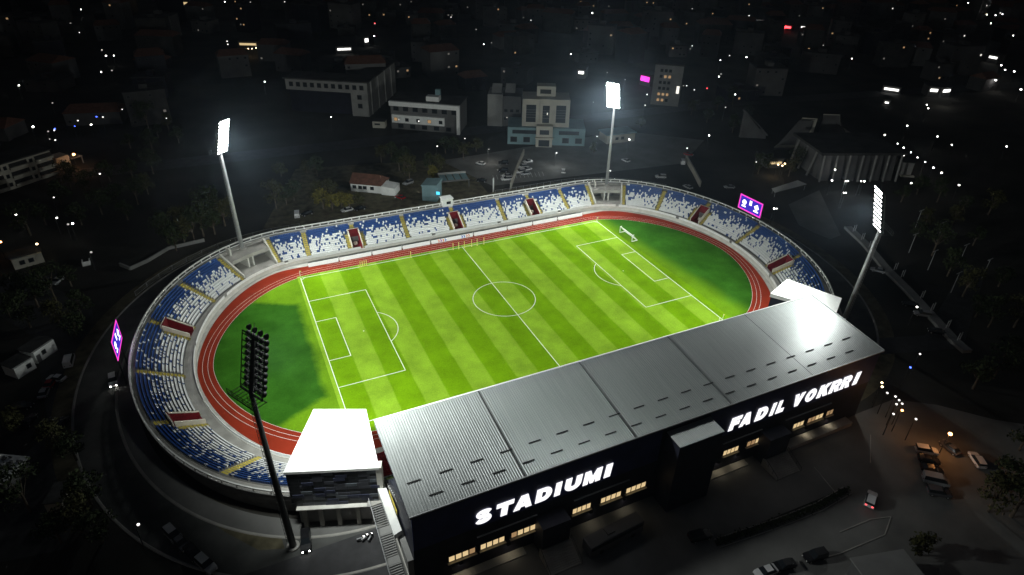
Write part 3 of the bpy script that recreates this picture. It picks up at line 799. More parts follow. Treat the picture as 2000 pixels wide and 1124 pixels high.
# ------------------------------------------------------------------ boards, goals, poles
bx = [(601,522),(662,510),(726,498),(785,487),(841,477),(925,462),(991,450),(1041,441),(1090,432),(1138,422)]
BD = [at(*q, 0.05) for q in bx]
yb = sum(p.y for p in BD)/len(BD)
lab = ['plain white board, first from the left along the far track','plain white board, second from the left along the far track','plain white board, third from the left along the far track','white board left of the orange and purple chevrons, along the far track','long board with orange chevrons and a blue mark near halfway','white board right of the blue mark along the far track','plain white board, third from the right along the far track','plain white board, second from the right along the far track','white board at the right end of the far track row']
for i in range(len(BD)-1):
    x0, x1 = BD[i].x+0.25, BD[i+1].x-0.25
    r = empty('advertising_board', ((x0+x1)/2, yb, 0.02), 0, lab[i], 'board', 'advertising boards along the far track')
    w = x1-x0
    mb = MB(); mb.hexa([(-w/2,-0.25,0.12),(w/2,-0.25,0.12),(w/2,-0.15,0.12),(-w/2,-0.15,0.12),(-w/2,0.25,1.2),(w/2,0.25,1.2),(w/2,0.35,1.2),(-w/2,0.35,1.2)]); mb.build('panel', 'board_white', r)
    mb = MB()
    for q in (-w/2+0.5, 0, w/2-0.5): mb.bar((q,0.2,0.9),(q,0.9,0.0),0.08)
    mb.bar((-w/2,0.62,1.0),(w/2,0.62,1.0),0.5,0.5); mb.bar((-w/2,0.9,0.04),(w/2,0.9,0.04),0.08)  # thick dark bar added as the shade strip behind the board
    mb.build('support_and_shade_bar', 'darksteel', r)
    if i == 4:
        def cheq(x, m, w_=0.7):
            mb = MB(); pts = lambda q, s_: (q, -0.25+0.5*s_-0.008, 0.12+1.08*s_)
            mb.poly([pts(x,0.1), pts(x+w_*0.5,0.1), pts(x+w_,0.5), pts(x+w_*0.5,0.9), pts(x,0.9), pts(x+w_*0.5,0.5)]); mb.build('chevron_graphic', m, r)
        for k, (x, m) in enumerate(((-5.2,'board_orange'),(-4.4,'board_purple'),(-3.6,'board_orange'),(-2.8,'board_blue'),(3.2,'board_blue'),(4.0,'board_blue'),(4.9,'board_orange'),(5.7,'board_orange'))): cheq(x, m)
# portable goal behind the right goal line
g = empty('portable_goal', (56.3, 19.3, 0), math.radians(1), 'white portable goal with triangular sides behind the right goal line', 'goal')
mb = MB(); W2 = 3.66; q = 0.2
for sy in (-1, 1):
    y = sy*W2
    mb.tube((-1.0,y,0.05),(-1.0,y,2.44),0.13); mb.tube((-1.0,y,0.05),(1.3,y,0.05),0.13); mb.tube((-1.0,y,2.44),(1.3,y,0.05),0.12); mb.tube((-1.0,y,2.44),(-0.4,y,2.44),0.12)
mb.tube((-1.0,-W2,2.44),(-1.0,W2,2.44),0.13); mb.tube((1.3,-W2,0.05),(1.3,W2,0.05),0.15)
mb.build('goal_frame', 'white', g)
mb = MB()
for k in range(17):
    y = -W2+2*W2*k/16; mb.bar((-0.95,y,2.4),(1.3,y,0.1),0.025)
for k in range(6):
    t = k/5; mb.bar((-0.95+2.25*t,-W2,2.4-2.3*t),(-0.95+2.25*t,W2,2.4-2.3*t),0.025)
mb.build('net', 'goalnet', g)
# yellow poles at the far touchline
poles = [(704,521.5,'first'),(708,520.5,'second'),(712,519.8,'third'),(716,519,'fourth')]
def pole(u, v, label, h=1.9, m='postyellow', grp='training poles by the far touchline'):
    p = at(u, v, 0.02); r = empty('training_pole', p, 0, label, 'pole', grp)
    MB().tube((0,0,0.1),(0,0,h),0.11,0.09,8).build('pole', m, r); MB().tube((0,0,0),(0,0,0.1),0.25,0.2,10).build('base', m, r)
for k, (u, v, w) in enumerate(poles): pole(u, v, 'yellow pole, %s from the left in the close set of four' % w)
for k, (u, v) in enumerate([(885,488),(896,486.5),(907,484.5),(921,481.5),(932,479.5),(945,477)]): pole(u, v, 'yellow and white pole, %s from the left of six beside halfway' % ORD[k], 2.5)
pole(802.5, 503, 'single yellow pole between the set of four and halfway', 2.2)
for u, v, w in ((586.5,540,'far left'),(1165.5,434,'far right'),(1411,625,'near right')):
    p = at(u, v, 0.02); r = empty('corner_flag', p, 0, 'white corner flag pole at the %s corner of the pitch' % w, 'corner flag', 'corner flags')
    MB().tube((0,0,0),(0,0,1.9),0.05,0.05,6).build('pole', 'white', r); MB().hexa([(0,-0.01,1.45),(0.5,-0.01,1.55),(0.5,0.01,1.55),(0,0.01,1.45),(0,-0.01,1.88),(0.5,-0.01,1.78),(0.5,0.01,1.78),(0,0.01,1.88)]).build('flag', 'postyellow', r)

# ------------------------------------------------------------------ main stand
XL, XR, YF, YB = -51.4, 55.2, -56.6, -77.0
ZF, ZB = 21.0, 19.0
YW = -76.6
MS = empty('main_stand', (0,0,0), 0, 'long black main stand with ribbed grey metal roof and lit lettering', 'stadium building')
# roof: real ribbed sheet
mb = MB(); n = 236; dx = (XR-XL)/n; A_, B_ = [], []
for i in range(n):
    x = XL+dx*i
    for q, h in ((0,0),(0.30,0),(0.42,0.06),(0.72,0.06),(0.84,0)):
        A_.append((x+dx*q, YF, ZF+h)); B_.append((x+dx*q, YB, ZB+h))
A_.append((XR, YF, ZF)); B_.append((XR, YB, ZB))
mb.sheet([A_[::-1], B_[::-1]]); roof = mb.build('roof', 'roof', MS)
mb = MB(); mb.hexa([(XL,YB+0.02,ZB-0.7),(XR,YB+0.02,ZB-0.7),(XR,YF,ZF-0.9),(XL,YF,ZF-0.9),(XL,YB+0.02,ZB-0.03),(XR,YB+0.02,ZB-0.03),(XR,YF,ZF-0.03),(XL,YF,ZF-0.03)]); mb.build('roof_edge', 'facade', MS)
mb = MB(); mb.bar((XL,YF+0.12,ZF+0.02),(XR,YF+0.12,ZF+0.02),0.2,0.3); mb.build('gutter', 'white', MS)
mb = MB(); mb.bar((XL,YB-0.1,ZB-0.1),(XR,YB-0.1,ZB-0.1),0.18,0.3); mb.build('eaves_trim', 'galv', MS)
mb = MB(); mb.bar((XR+0.08,YB,ZB+0.05),(XR+0.08,YF,ZF+0.05),0.14,0.24); mb.build('verge_trim', 'galv', MS)
def rz(y): return ZF+(ZB-ZF)*(y-YF)/(YB-YF)
for x in (-31.5, -9.5, 12.5, 34.0):
    MB().bar((x,YF,ZF+0.12),(x,YB,ZB+0.12),0.11,0.05).build('roof_joint', 'roof_dark', MS)
proto = None
for row, (y, off) in enumerate(((-71.2, 0.0), (-74.6, 2.6))):
    k = 0; x = XL+2.6+off
    while x < XR-3:
        if proto is None:
            proto = MB().box((0,0,0), (2.3,0.2,0.12)).build('roof_vent', 'roof_dark', MS); o = proto
        else:
            o = proto.copy(); C.objects.link(o)
        o.location = (x, y, rz(y)+0.15); x += 5.5
# body
mb = MB(); mb.hexa([(XL+0.4,YW,-0.02),(XR-0.4,YW,-0.02),(XR-0.4,-50,-0.02),(XL+0.4,-50,-0.02),(XL+0.4,YW,ZB-0.72),(XR-0.4,YW,ZB-0.72),(XR-0.4,-62.5,12.0),(XL+0.4,-62.5,12.0)])
mb.build('wall', 'facade', MS)
# navy fascia band that carries the lettering
MB().box(((XL-2.6)/2,YW-0.06,14.2), (-2.6-XL-0.8,0.16,8.0)).build('fascia', 'navy', MS)
MB().box(((XR+7.8)/2,YW-0.06,14.2), (XR-7.8-0.8,0.16,8.0)).build('fascia', 'navy', MS)
for x0, x1 in ((-40.0,-28.5),(-21.0,-9.0),(13.5,24.0),(30.5,44.0)):
    MB().box(((x0+x1)/2,YW-0.2,7.75), (x1-x0,0.25,0.12)).build('ledge', 'galv', MS)
# portico
PX0, PX1, PY = -2.5, 7.7, -81.0
MB().box(((PX0+PX1)/2,(YW+PY)/2-0.05,8.75), (PX1-PX0-0.3,abs(PY-YW)-0.1,17.5)).build('portico', 'facade', MS)
mb = MB(); n = 34; dx = (PX1-PX0)/n; A_, B_ = [], []
for i in range(n):
    x = PX0+dx*i
    for q, h in ((0,0),(0.35,0),(0.5,0.07),(0.85,0.07)): A_.append((x+dx*q, YW-0.5, 17.72+h)); B_.append((x+dx*q, PY-0.2, 17.58+h))
mb.sheet([A_[::-1], B_[::-1]]); mb.build('portico_roof', 'roof', MS)
MB().box(((PX0+PX1)/2,(YW+PY)/2-0.3,17.53), (PX1-PX0,abs(PY-YW),0.06)).build('portico_trim', 'roof_dark', MS)
# windows, each with panes
wpx = [((875,1094),(928,1074)),((937,1069),(985,1050)),((997,1044),(1046,1024)),((1117,999),(1153,984)),((1172,977),(1212,962)),((1222,955),(1261,940)),((1412,882),(1442,870)),((1459,862),(1492,849)),((1549,829),(1570,820)),((1577,819),(1608,805)),((1614,804),(1627,799))]
for k, (a, b) in enumerate(wpx):
    x0 = aty(*a, YW).x; x1 = aty(*b, YW).x; np_ = 4 if x1-x0 > 3.6 else (3 if x1-x0 > 3 else 2)
    wd = MB().box(((x0+x1)/2,YW-0.10,4.75), (x1-x0+0.3,0.2,1.5)).build('window', 'roof_dark', MS)
    for j in range(np_):
        pw = (x1-x0)/np_
        m_ = 'win_dim' if (k == 0 and j == 3) or (k == 2 and j == 0) or (k in (7, 9, 10) and j in (0, 1)) else 'win_warm'
        MB().box((x0+pw*(j+0.5),YW-0.212,4.75), (pw*0.80,0.02,1.22)).build('pane', m_, wd)
    MB().box(((x0+x1)/2,YW-0.35,3.86), (x1-x0+0.4,0.5,0.16)).build('sill', 'stone', wd)
# entrance lobbies with steps
for xc, wl in ((-26.0, 6.2), (26.6, 6.4)):
    MB().box((xc,YW-1.6,3.6), (wl-0.6,3.0,7.2)).build('lobby', 'facade', MS)
    mb = MB()
    for k in range(12):
        z = 1.9-1.9*k/12; mb.box((xc,YW-3.3-0.34*k,z/2), (wl,0.34,z))
    mb.build('entrance_steps', 'concrete', MS)
    MB().box((xc,YW-3.0,0.95), (wl,0.5,1.9)).build('landing', 'concrete', MS)
    for sg in (-1, 1):
        mb = MB(); a, b = Vector((xc+sg*(wl/2+0.1),YW-3.1,2.9)), Vector((xc+sg*(wl/2+0.1),YW-7.4,1.0))
        mb.bar(a, b, 0.07)
        for t in (0,0.33,0.66,1): p_ = a.lerp(b, t); mb.bar(p_, (p_.x,p_.y,p_.z-1.0), 0.06)
        mb.build('handrail', 'darksteel', MS)
# hooded lamps added in place of undercroft lights, to brighten ground along the wall
for x in (-43.0, -34.0, -17.0, -9.5, 13.5, 18.5, 38.0, 45.0):
    hd = MB().box((x,YW-0.35,2.75), (0.7,0.5,0.16)).build('stand_in_lamp', 'roof_dark', MS)
    MB().box((x,YW-0.35,2.66), (0.5,0.3,0.02)).build('stand_in_lens', 'win_warm', hd)
    L_ = bpy.data.lights.new('stand_in_lamp_light', 'SPOT'); L_.energy = 60; L_.color = (1.0, 0.86, 0.62); L_.spot_size = math.radians(150); L_.spot_blend = 0.9; L_.shadow_soft_size = 0.2
    lo = bpy.data.objects.new('stand_in_lamp_light', L_); C.objects.link(lo); lo.location = (x, YW-0.5, 2.6)
# raised apron along the wall
MB().box((40.0,YW-1.2,0.55), (22,2.0,1.1)).build('raised_apron', 'concrete', MS)
MB().box((-41,YW-0.9,0.12), (20,1.6,0.24)).build('raised_apron', 'concrete', MS)
MB().box((14.5,YW-0.9,0.12), (13,1.6,0.24)).build('raised_apron', 'concrete', MS)
# raked seating deck under the roof
mb = MB(); rows = []; nR = 22
for i in range(nR):
    y0 = -45.5-1.0*i; z = 1.4+0.5*i
    rows.append([(XL+0.2,y0,z-0.5 if i else 0),(XR-0.2,y0,z-0.5 if i else 0)]); rows.append([(XL+0.2,y0,z),(XR-0.2,y0,z)])
rows.append([(XL+0.2,-67.6,rows[-1][0][2]),(XR-0.2,-67.6,rows[-1][0][2])])
mb.sheet(rows); mb.build('seating_deck', 'terrace', MS)
mb = MB()
for i in range(nR-1):
    for k in range(40):
        x = XL+0.5+0.5*k; seat_geo(mb, (x, -46.1-1.0*i, 1.4+0.5*i), 0, 0 if i < 12 else 1)
o = mb.build('stand_seats', ['seat_red', 'seat_white']); tag(o, 'red and pale seats glimpsed between the two roofs', 'seats', kind='stuff')
# roof trusses and columns under the roof (seen through the gap)
for k in range(9):
    x = XL+1.0+(XR-XL-2.0)*k/8; MB().bar((x,YF+0.4,ZF-1.3),(x,-76.0,ZB-3.2),0.35,0.7).build('roof_beam', 'galv', MS)
# lettering: bold slanted capitals, each outline filled and given depth
def arcp(cx, cy, rx, ry, a0, a1, n=10):
    return [(cx+rx*math.cos(math.radians(a0+(a1-a0)*i/n)), cy+ry*math.sin(math.radians(a0+(a1-a0)*i/n))) for i in range(n+1)]
def stroke(path, w):
    L1, L2 = [], []
    for i, p in enumerate(path):
        a, b = path[max(i-1, 0)], path[min(i+1, len(path)-1)]; dx, dy = b[0]-a[0], b[1]-a[1]; l = math.hypot(dx, dy) or 1
        L1.append((p[0]-dy/l*w/2, p[1]+dx/l*w/2)); L2.append((p[0]+dy/l*w/2, p[1]-dx/l*w/2))
    return L1+L2[::-1]
k_ = 0.30
GL = {
 'I': [[(0,0),(1,0),(1,1),(0,1)]],
 'T': [[(0.33,0),(0.67,0),(0.67,0.73),(1,0.73),(1,1),(0,1),(0,0.73),(0.33,0.73)]],
 'L': [[(0,0),(1,0),(1,0.27),(0.40,0.27),(0.40,1),(0,1)]],
 'F': [[(0,0),(0.38,0),(0.38,0.37),(0.88,0.37),(0.88,0.62),(0.38,0.62),(0.38,0.74),(1,0.74),(1,1),(0,1)]],
 'V': [[(0.34,0),(0.66,0),(1,1),(0.66,1),(0.50,0.40),(0.34,1),(0,1)]],
 'A': [[(0,0),(0.31,0),(0.36,0.16),(0.64,0.16),(0.69,0),(1,0),(0.68,1),(0.32,1)],[(0.42,0.38),(0.58,0.38),(0.50,0.70)]],
 'D': [[(0,0),(0.5,0)]+arcp(0.5,0.5,0.5,0.5,-90,90,14)+[(0,1)],[(0.33,0.26)]+arcp(0.46,0.5,0.21,0.24,-90,90,8)+[(0.33,0.74)]],
 'U': [[(0,1),(0,0.42)]+arcp(0.5,0.42,0.5,0.42,180,360,14)+[(1,1),(0.67,1),(0.67,0.42)]+arcp(0.5,0.42,0.17,0.15,360,180,8)+[(0.33,1)]],
 'M': [[(0,0),(0.25,0),(0.25,0.56),(0.42,0),(0.58,0),(0.75,0.56),(0.75,0),(1,0),(1,1),(0.70,1),(0.50,0.44),(0.30,1),(0,1)]],
 'K': [[(0,0),(0.33,0),(0.33,0.30),(0.42,0.40),(0.62,0),(1,0),(0.66,0.62),(0.99,1),(0.60,1),(0.33,0.66),(0.33,1),(0,1)]],
 'O': [arcp(0.5,0.5,0.5,0.5,0,350,26),arcp(0.5,0.5,0.19,0.25,0,345,18)],
 'R': [[(0,0),(0.33,0),(0.33,0.34),(0.44,0.34),(0.62,0),(1,0),(0.78,0.40)]+arcp(0.62,0.68,0.36,0.32,-42,90,10)+[(0,1)],[(0.33,0.56)]+arcp(0.55,0.66,0.12,0.10,-90,90,6)+[(0.33,0.76)]],
 'S': [stroke(arcp(0.50,0.735,0.35,0.145,18,180,8)[:-1]+arcp(0.50,0.735,0.35,0.18,180,262,5)+arcp(0.50,0.30,0.36,0.20,82,0,5)+arcp(0.50,0.30,0.36,0.165,0,-165,9)[1:], 0.27)],
}
def xat(u, z):
    lo, hi = -80.0, 90.0
    for _ in range(40):
        m_ = (lo+hi)/2
        if px((m_, YW-0.4, z))[0] < u: lo = m_
        else: hi = m_
    return lo
SH = 0.11
def letters(txt, ex, zb, h, parent):
    cu = bpy.data.curves.new('lettering', 'CURVE'); cu.dimensions = '2D'; cu.fill_mode = 'BOTH'; cu.extrude = 0.035; cu.offset = 0.085
    for ch, (u0, u1) in zip(txt, ex):
        u0, u1 = u0-0.5, u1+0.9
        xa, xb = xat(u0, zb), xat(u1, zb+h); w = xb-xa-SH*h
        for poly in GL[ch]:
            sp = cu.splines.new('POLY'); sp.points.add(len(poly)-1); sp.use_cyclic_u = True
            for q, (x, y) in zip(sp.points, poly): q.co = (xa+x*w+SH*h*y, zb+y*h, 0, 1)
    ob = bpy.data.objects.new('lettering', cu); C.objects.link(ob); bpy.context.view_layer.update()
    me = bpy.data.meshes.new_from_object(ob.evaluated_get(bpy.context.evaluated_depsgraph_get())); bpy.data.objects.remove(ob)
    for v in me.vertices: x, y, z = v.co; v.co = (x, YW-0.24-z, y)
    me.materials.clear(); me.materials.append(M['letter'])
    o = bpy.data.objects.new('lettering', me); C.objects.link(o); o.parent = parent; return o
letters('STADIUMI', [(929,962),(969,1004),(1005,1042),(1047,1080),(1084,1098),(1103,1138),(1140,1177),(1181,1197)], 11.05, 3.1, MS)
letters('FADIL', [(1424,1451),(1445,1473),(1475,1504),(1504,1518),(1516,1538)], 11.2, 3.2, MS)
letters('VOKRRI', [(1547,1574),(1571,1599),(1596,1625),(1619,1648),(1641,1668),(1666,1683)], 11.25, 3.25, MS)

# west flank: white parapet, stair flights
sx0, sx1 = -54.6, -52.2
ST = empty('side_staircase', (sx0+1.2,-62,0), 0, 'open concrete staircase with dark treads beside the main stand end wall', 'staircase')
def stl(p): return (p[0]-(sx0+1.2), p[1]+62, p[2])
y, z = -61.6, 5.6
for fl in range(3):
    mb = MB(); n = 10
    for k in range(n):
        mb.box(stl(((sx0+sx1)/2, y-0.17-0.36*k, z-0.19*k-0.06)), (sx1-sx0,0.22,0.10), 0)
    mb.build('stair_flight', 'greywall', ST)
    mb = MB(); mb.bar(stl((sx0+0.1, y, z-0.3)), stl((sx0+0.1, y-3.6, z-2.2)), 0.12, 0.4); mb.build('stringer', 'galv', ST)
    y -= 3.6; z -= 1.85
    MB().box(stl(((sx0+sx1)/2, y-0.75, z-0.1)), (sx1-sx0,1.5,0.14)).build('landing', 'greywall', ST)
    y -= 1.5
MB().box(stl(((sx0+sx1)/2,-60.7,5.7)), (sx1-sx0+0.6,1.8,0.2)).build('top_landing', 'concrete', ST)
mb = MB(); mb.bar(stl((sx0-0.05,-60.0,6.7)), stl((sx0-0.05,-76,1.0)), 0.07); mb.bar(stl((sx0-0.05,-60.0,6.2)), stl((sx0-0.05,-76,0.5)), 0.05)
for k in range(12): t = k/11; mb.bar(stl((sx0-0.05,-60-16*t,6.7-5.7*t)), stl((sx0-0.05,-60-16*t,5.6-5.6*t)), 0.05)
mb.build('handrail', 'galv', ST)
# white wedge parapet on the end wall
PA = empty('end_parapet', (-52,-60,0), 0, 'pale sloping parapet wall capping the left end of the main stand', 'wall')
def pal(p): return (p[0]+52, p[1]+60, p[2])
a0, a1, a2, a3 = at(737.5,961,9.0), at(750,957,9.0), at(795,1018-2,9.0), at(771.5,1022,9.0)
mb = MB(); q = [a0, a3, a2, a1]
a0 = Vector((-52.9,-60.8,9)); a1 = Vector((-51.45,-60.4,9)); a2 = Vector((-51.45,-71.2,9)); a3 = Vector((-52.9,-71.6,9))
mb.hexa([pal((p.x,p.y,7.9)) for p in (a0,a3,a2,a1)]+[pal((p.x,p.y,9.0)) for p in (a0,a3,a2,a1)]); mb.build('cap', 'white', PA)
mb = MB(); mb.hexa([pal(p) for p in ((-52.1,-76.5,-0.02),(-51.1,-76.5,-0.02),(-51.1,-60.6,-0.02),(-52.1,-60.6,-0.02),(-52.1,-76.5,7.88),(-51.1,-76.5,7.88),(-51.1,-60.6,7.88),(-52.1,-60.6,7.88))]); mb.build('wall', 'greywall', PA)
mb = MB(); mb.bar(pal((-52.25,-61,7.2)), pal((-52.25,-77,4.8)), 0.2, 1.0); mb.build('sloping_rail', 'pale', PA)
MB().box(pal((-51.3,-65.5,9.6)), (0.1,5.0,0.9)).build('yellow_panel', 'yellow', PA)

# ------------------------------------------------------------------ flank blocks with white roofs
def flank(fl, fr, br, bl, ztop, zbot, label, detail):
    """fl.. ground corners: outer-rear, inner-rear, inner-front, outer-front (as seen from behind)"""
    cx = sum(p[0] for p in (fl,fr,br,bl))/4; cy = sum(p[1] for p in (fl,fr,br,bl))/4
    r = empty('flank_block', (cx,cy,0), 0, label, 'stadium building', 'white roofed blocks at the ends of the main stand')
    L_ = lambda p, z: (p[0]-cx, p[1]-cy, z)
    ring_ = [fl, fr, br, bl]
    mb = MB(); mb.hexa([L_(p, ztop-0.55) for p in ring_]+[L_(p, ztop+dz) for p, dz in zip(ring_, (0,0,0.6,0.6))]); mb.build('roof', 'membrane', r)
    inn = [(p[0]+(cx-p[0])*0.03, p[1]+(cy-p[1])*0.03) for p in ring_]
    mb = MB(); mb.hexa([L_(p, zbot) for p in inn]+[L_(p, ztop-0.56) for p in inn]); mb.build('wall', 'facade', r)
    inn2 = [(p[0]+(cx-p[0])*0.12, p[1]+(cy-p[1])*0.12) for p in ring_]
    mb = MB(); mb.hexa([L_(p, -0.02) for p in inn2]+[L_(p, zbot) for p in inn2]); mb.build('base_wall', 'greywall', r)
    return r, inn, cx, cy
LB = [(-67.8,-55.7),(-52.3,-61.3),(-50.9,-46.4),(-60.2,-42.4)]
r, inn, cx, cy = flank(*LB, 14.4, 5.3, 'white roofed block left of the main stand, checkered dark back wall', True)
# checker cladding: random sized panels of four tones on the rear wall
a, b = Vector((*inn[0],0)), Vector((*inn[1],0)); ex = (b-a).normalized(); nn = Vector((ex.y,-ex.x,0)); W_ = (b-a).length
mball = MB()
rowsN, colsN = 11, 8
for i in range(rowsN):
    for j in range(colsN):
        x0 = W_*j/colsN+(0.4 if i % 2 else 0); x1 = min(x0+W_/colsN, W_); z0 = 5.4+8.3*i/rowsN; z1 = z0+8.3/rowsN-0.02
        t = random.random(); k = 0 if t < 0.42 else (1 if t < 0.68 else (2 if t < 0.82 else 3))
        if j == 0 and random.random() < 0.7: k = 0
        d = 0.05+0.03*k
        p0, p1 = a+ex*(x0+0.01)+nn*0.0, a+ex*(x1-0.01)
        P = [p0+nn*d, p1+nn*d, p1+nn*0.004, p0+nn*0.004]
        mball.hexa([(p.x-cx, p.y-cy, z0) for p in P]+[(p.x-cx, p.y-cy, z1) for p in P], k)
mball.build('cladding', ['panel0','panel1','panel2','panel3'], r)
q0, q1 = a+ex*0.8+nn*0.5, a+ex*(W_-2.6)+nn*0.5
MB().bar((q0.x-cx,q0.y-cy,5.25),(q1.x-cx,q1.y-cy,5.25),0.9,0.22).build('ledge', 'pale', r)
MB().box((b.x-ex.x*1.5-cx,b.y-ex.y*1.5-cy-0.5,5.2),(2.6,1.0,0.3),math.atan2(ex.y,ex.x)).build('balcony', 'greywall', r)
MB().box((b.x-cx+0.3,b.y-cy+0.6,10.0),(1.0,1.6,8.6),math.atan2(ex.y,ex.x)).build('end_pier', 'pale', r)
for t in (0.12,0.3,0.5,0.72,0.9):
    q = a+ex*(W_*t)+nn*0.1; MB().box((q.x-cx,q.y-cy,2.6),(0.7,0.7,5.2),math.atan2(ex.y,ex.x)).build('column', 'concrete', r)
RBk = [(71.8,-55.7-0.3),(64.4,-58.6),(55.0,-45.6),(64.4,-41.6)]
flank((64.3,-58.0),(71.3,-53.6),(64.4,-41.5),(54.9,-45.2), 14.4, 5.3, 'white roofed block right of the main stand, half hidden by its roof', False)
HAZE = 0.00013
SKYS = 0.095
EXPO = 0.0
# ------------------------------------------------------------------ city: buildings
class Bl:
    def __init__(s, name, A, B, label, cat='building', group=None):
        s.A, s.B = Vector((A[0],A[1],0)), Vector((B[0],B[1],0)); s.W = (s.B-s.A).length; ex = (s.B-s.A).normalized()
        s.r = empty(name, s.A, math.atan2(ex.y, ex.x), label, cat, group)
    def box(s, name, m, x0, x1, y0, y1, z0, z1, parent=None):
        return MB().box(((x0+x1)/2,(y0+y1)/2,(z0+z1)/2),(x1-x0,y1-y0,z1-z0)).build(name, m, parent or s.r)
    def window(s, x, z, w, h, y=0.0, m='glass', frame_m='darkwall'):
        f = s.box('window', frame_m, x-w/2-0.12, x+w/2+0.12, y-0.06, y+0.02, z-h/2-0.12, z+h/2+0.12)
        s.box('pane', m, x-w/2, x+w/2, y-0.10, y-0.062, z-h/2, z+h/2, f); return f
    def grid(s, xs, zs, w, h, y=0.0, lit=0.0, m='win_warm'):
        for z in zs:
            for x in xs: s.window(x, z, w, h, y, m if random.random() < lit else 'glass')
def lin(a, b, n): return [a+(b-a)*i/(n-1) for i in range(n)]
# L-shaped office
A, B = at(566,219), at(722,229); k = Bl('office_block', A, B, 'long L-shaped office block with a dark roof and square top-floor windows'); h = top_of(B, 163)
k.box('wall','greywall',0,k.W,0,14,h-5.5,h); k.box('wall','greywall',k.W-9,k.W,0.01,50,-0.02,h-0.01); k.box('wall','facade',0.3,k.W-9,2.5,13.5,-0.02,h-5.5)
k.box('roof','flatroof',-0.8,k.W+0.8,-0.8,14.8,h+0.01,h+0.6); k.box('roof','flatroof',k.W-9.8,k.W+0.8,14.8,50.8,h+0.01,h+0.6)
k.grid(lin(3,k.W-3,11), [h-2.6], 2.0, 2.2); k.grid([k.W-4.5], [h-7.5,h-12], 2.2, 2.2)
for j in range(4):
    f = k.box('pilaster','greywall',k.W+0.001,k.W+0.5,5+j*12,6+j*12,0,h-0.3)
# white framed office
A, B = at(763,253), at(898,264); k = Bl('framed_office', A, B, 'low office block framed by a white slab edge, white band across its front'); h = top_of(B, 208)
k.box('wall','darkwall',0.2,k.W-0.4,1.4,17,-0.02,h-0.2); k.box('roof','flatroof',0,k.W,1.3,17.4,h-0.19,h+0.1)
k.box('frame_slab','white',0,k.W,-0.2,1.29,h-2.2,h); k.box('frame_post','white',k.W-1.5,k.W,-0.2,1.29,-0.02,h-2.21)
k.box('front_band','white',1.0,k.W*0.78,0.1,1.38,3.6,7.6); k.grid(lin(3,k.W-3,7),[h-3.8],2.6,2.2,1.4); k.grid(lin(5,k.W-6,5),[1.8],2.6,2.0,1.4)
for j,x in enumerate(lin(3,k.W*0.73,5)): k.window(x,5.4,1.6,1.5,0.1,'win_dim' if j in (0,3) else 'glass')
k.box('plant_room','white',k.W*0.5,k.W*0.68,4,8,h+0.11,h+2.4); k.box('chimney','tealwall',k.W*0.6,k.W*0.67,8.1,10,h+0.11,h+5)
# three-bay courthouse on a podium
A, B = at(991,281.5), at(1141,286); k = Bl('courthouse', A, B, 'pale civic building with three tall dark bays above a blue green podium'); W = k.W
h = top_of(Vector(A).lerp(B, .5)+Vector((0,4,0)), 193)
k.box('podium','tealwall',0,W,0,16,-0.02,8.2); k.box('podium_band','glass',W*0.06,W*0.40,-0.05,-0.001,5.2,7.0); k.box('podium_band','glass',W*0.66,W*0.92,-0.05,-0.001,5.2,7.0)
x0, x1 = W*0.18, W*0.785
for j in range(3):
    xa, xb = x0+(x1-x0)*(0 if j == 0 else (0.37 if j == 1 else 0.63)), x0+(x1-x0)*(0.37 if j == 0 else (0.63 if j == 1 else 1.0))
    yy = 2.0 if j != 1 else 1.2
    k.box('bay_wall','stone',xa+0.01,xb-0.01,yy,15,8.21,h+(0.4 if j == 1 else 0))
    f = k.box('bay_window','glass',xa+(xb-xa)*0.22,xb-(xb-xa)*0.22,yy-0.12,yy-0.002,10.3,h-2.6)
    for q in lin(12.5,h-5,4): k.box('mullion','darkwall',xa+(xb-xa)*0.22,xb-(xb-xa)*0.22,yy-0.2,yy-0.121,q,q+0.2,f)
k.box('pane','win_cool',x0+(x1-x0)*0.52,x0+(x1-x0)*0.535,0.97,1.05,14.2,15.2)
k.box('roof_house','stone',W*0.36,W*0.60,6,12,h+0.41,h+5); k.box('roof_louvre','roof_dark',W*0.40,W*0.54,5.9,5.995,h+1.6,h+3.6)
k.box('entrance_block','stone',W*0.365,W*0.575,-3.0,-0.01,-0.02,10.0); k.box('entrance_window','glass',W*0.41,W*0.53,-3.06,-3.001,6.0,8.2); k.box('canopy','stone',W*0.355,W*0.585,-4.4,-3.01,4.3,4.9); k.box('doorway','glass',W*0.40,W*0.54,-3.06,-3.001,0.3,3.4)
for j,x in enumerate(lin(W*0.08,W*0.92,6)):
    if not 0.33 < x/W < 0.62: k.window(x,2.4,3.0,2.4,-0.0,'glass')
# grey stepped block left of the courthouse
A, B = at(952,246), at(1016,249); k = Bl('stepped_block', A, B, 'grey stepped block with slanting roof lights left of the courthouse'); h = top_of(A, 184)
k.box('wall','greywall',0,k.W*0.45,0,14,-0.02,h); k.box('wall','darkwall',k.W*0.451,k.W,1,18,-0.02,h-1)
for x,y in ((k.W*0.1,3),(k.W*0.5,4)):
    mb = MB(); mb.hexa([(x,y,h),(x+5,y,h),(x+5,y+6,h),(x,y+6,h),(x,y+5.5,h+3.2),(x+5,y+5.5,h+3.2),(x+5,y+6,h+3.2),(x,y+6,h+3.2)]); mb.build('roof_light','greywall',k.r)
k.grid(lin(k.W*0.55,k.W*0.9,3),[4,8],1.6,1.4,1.0)
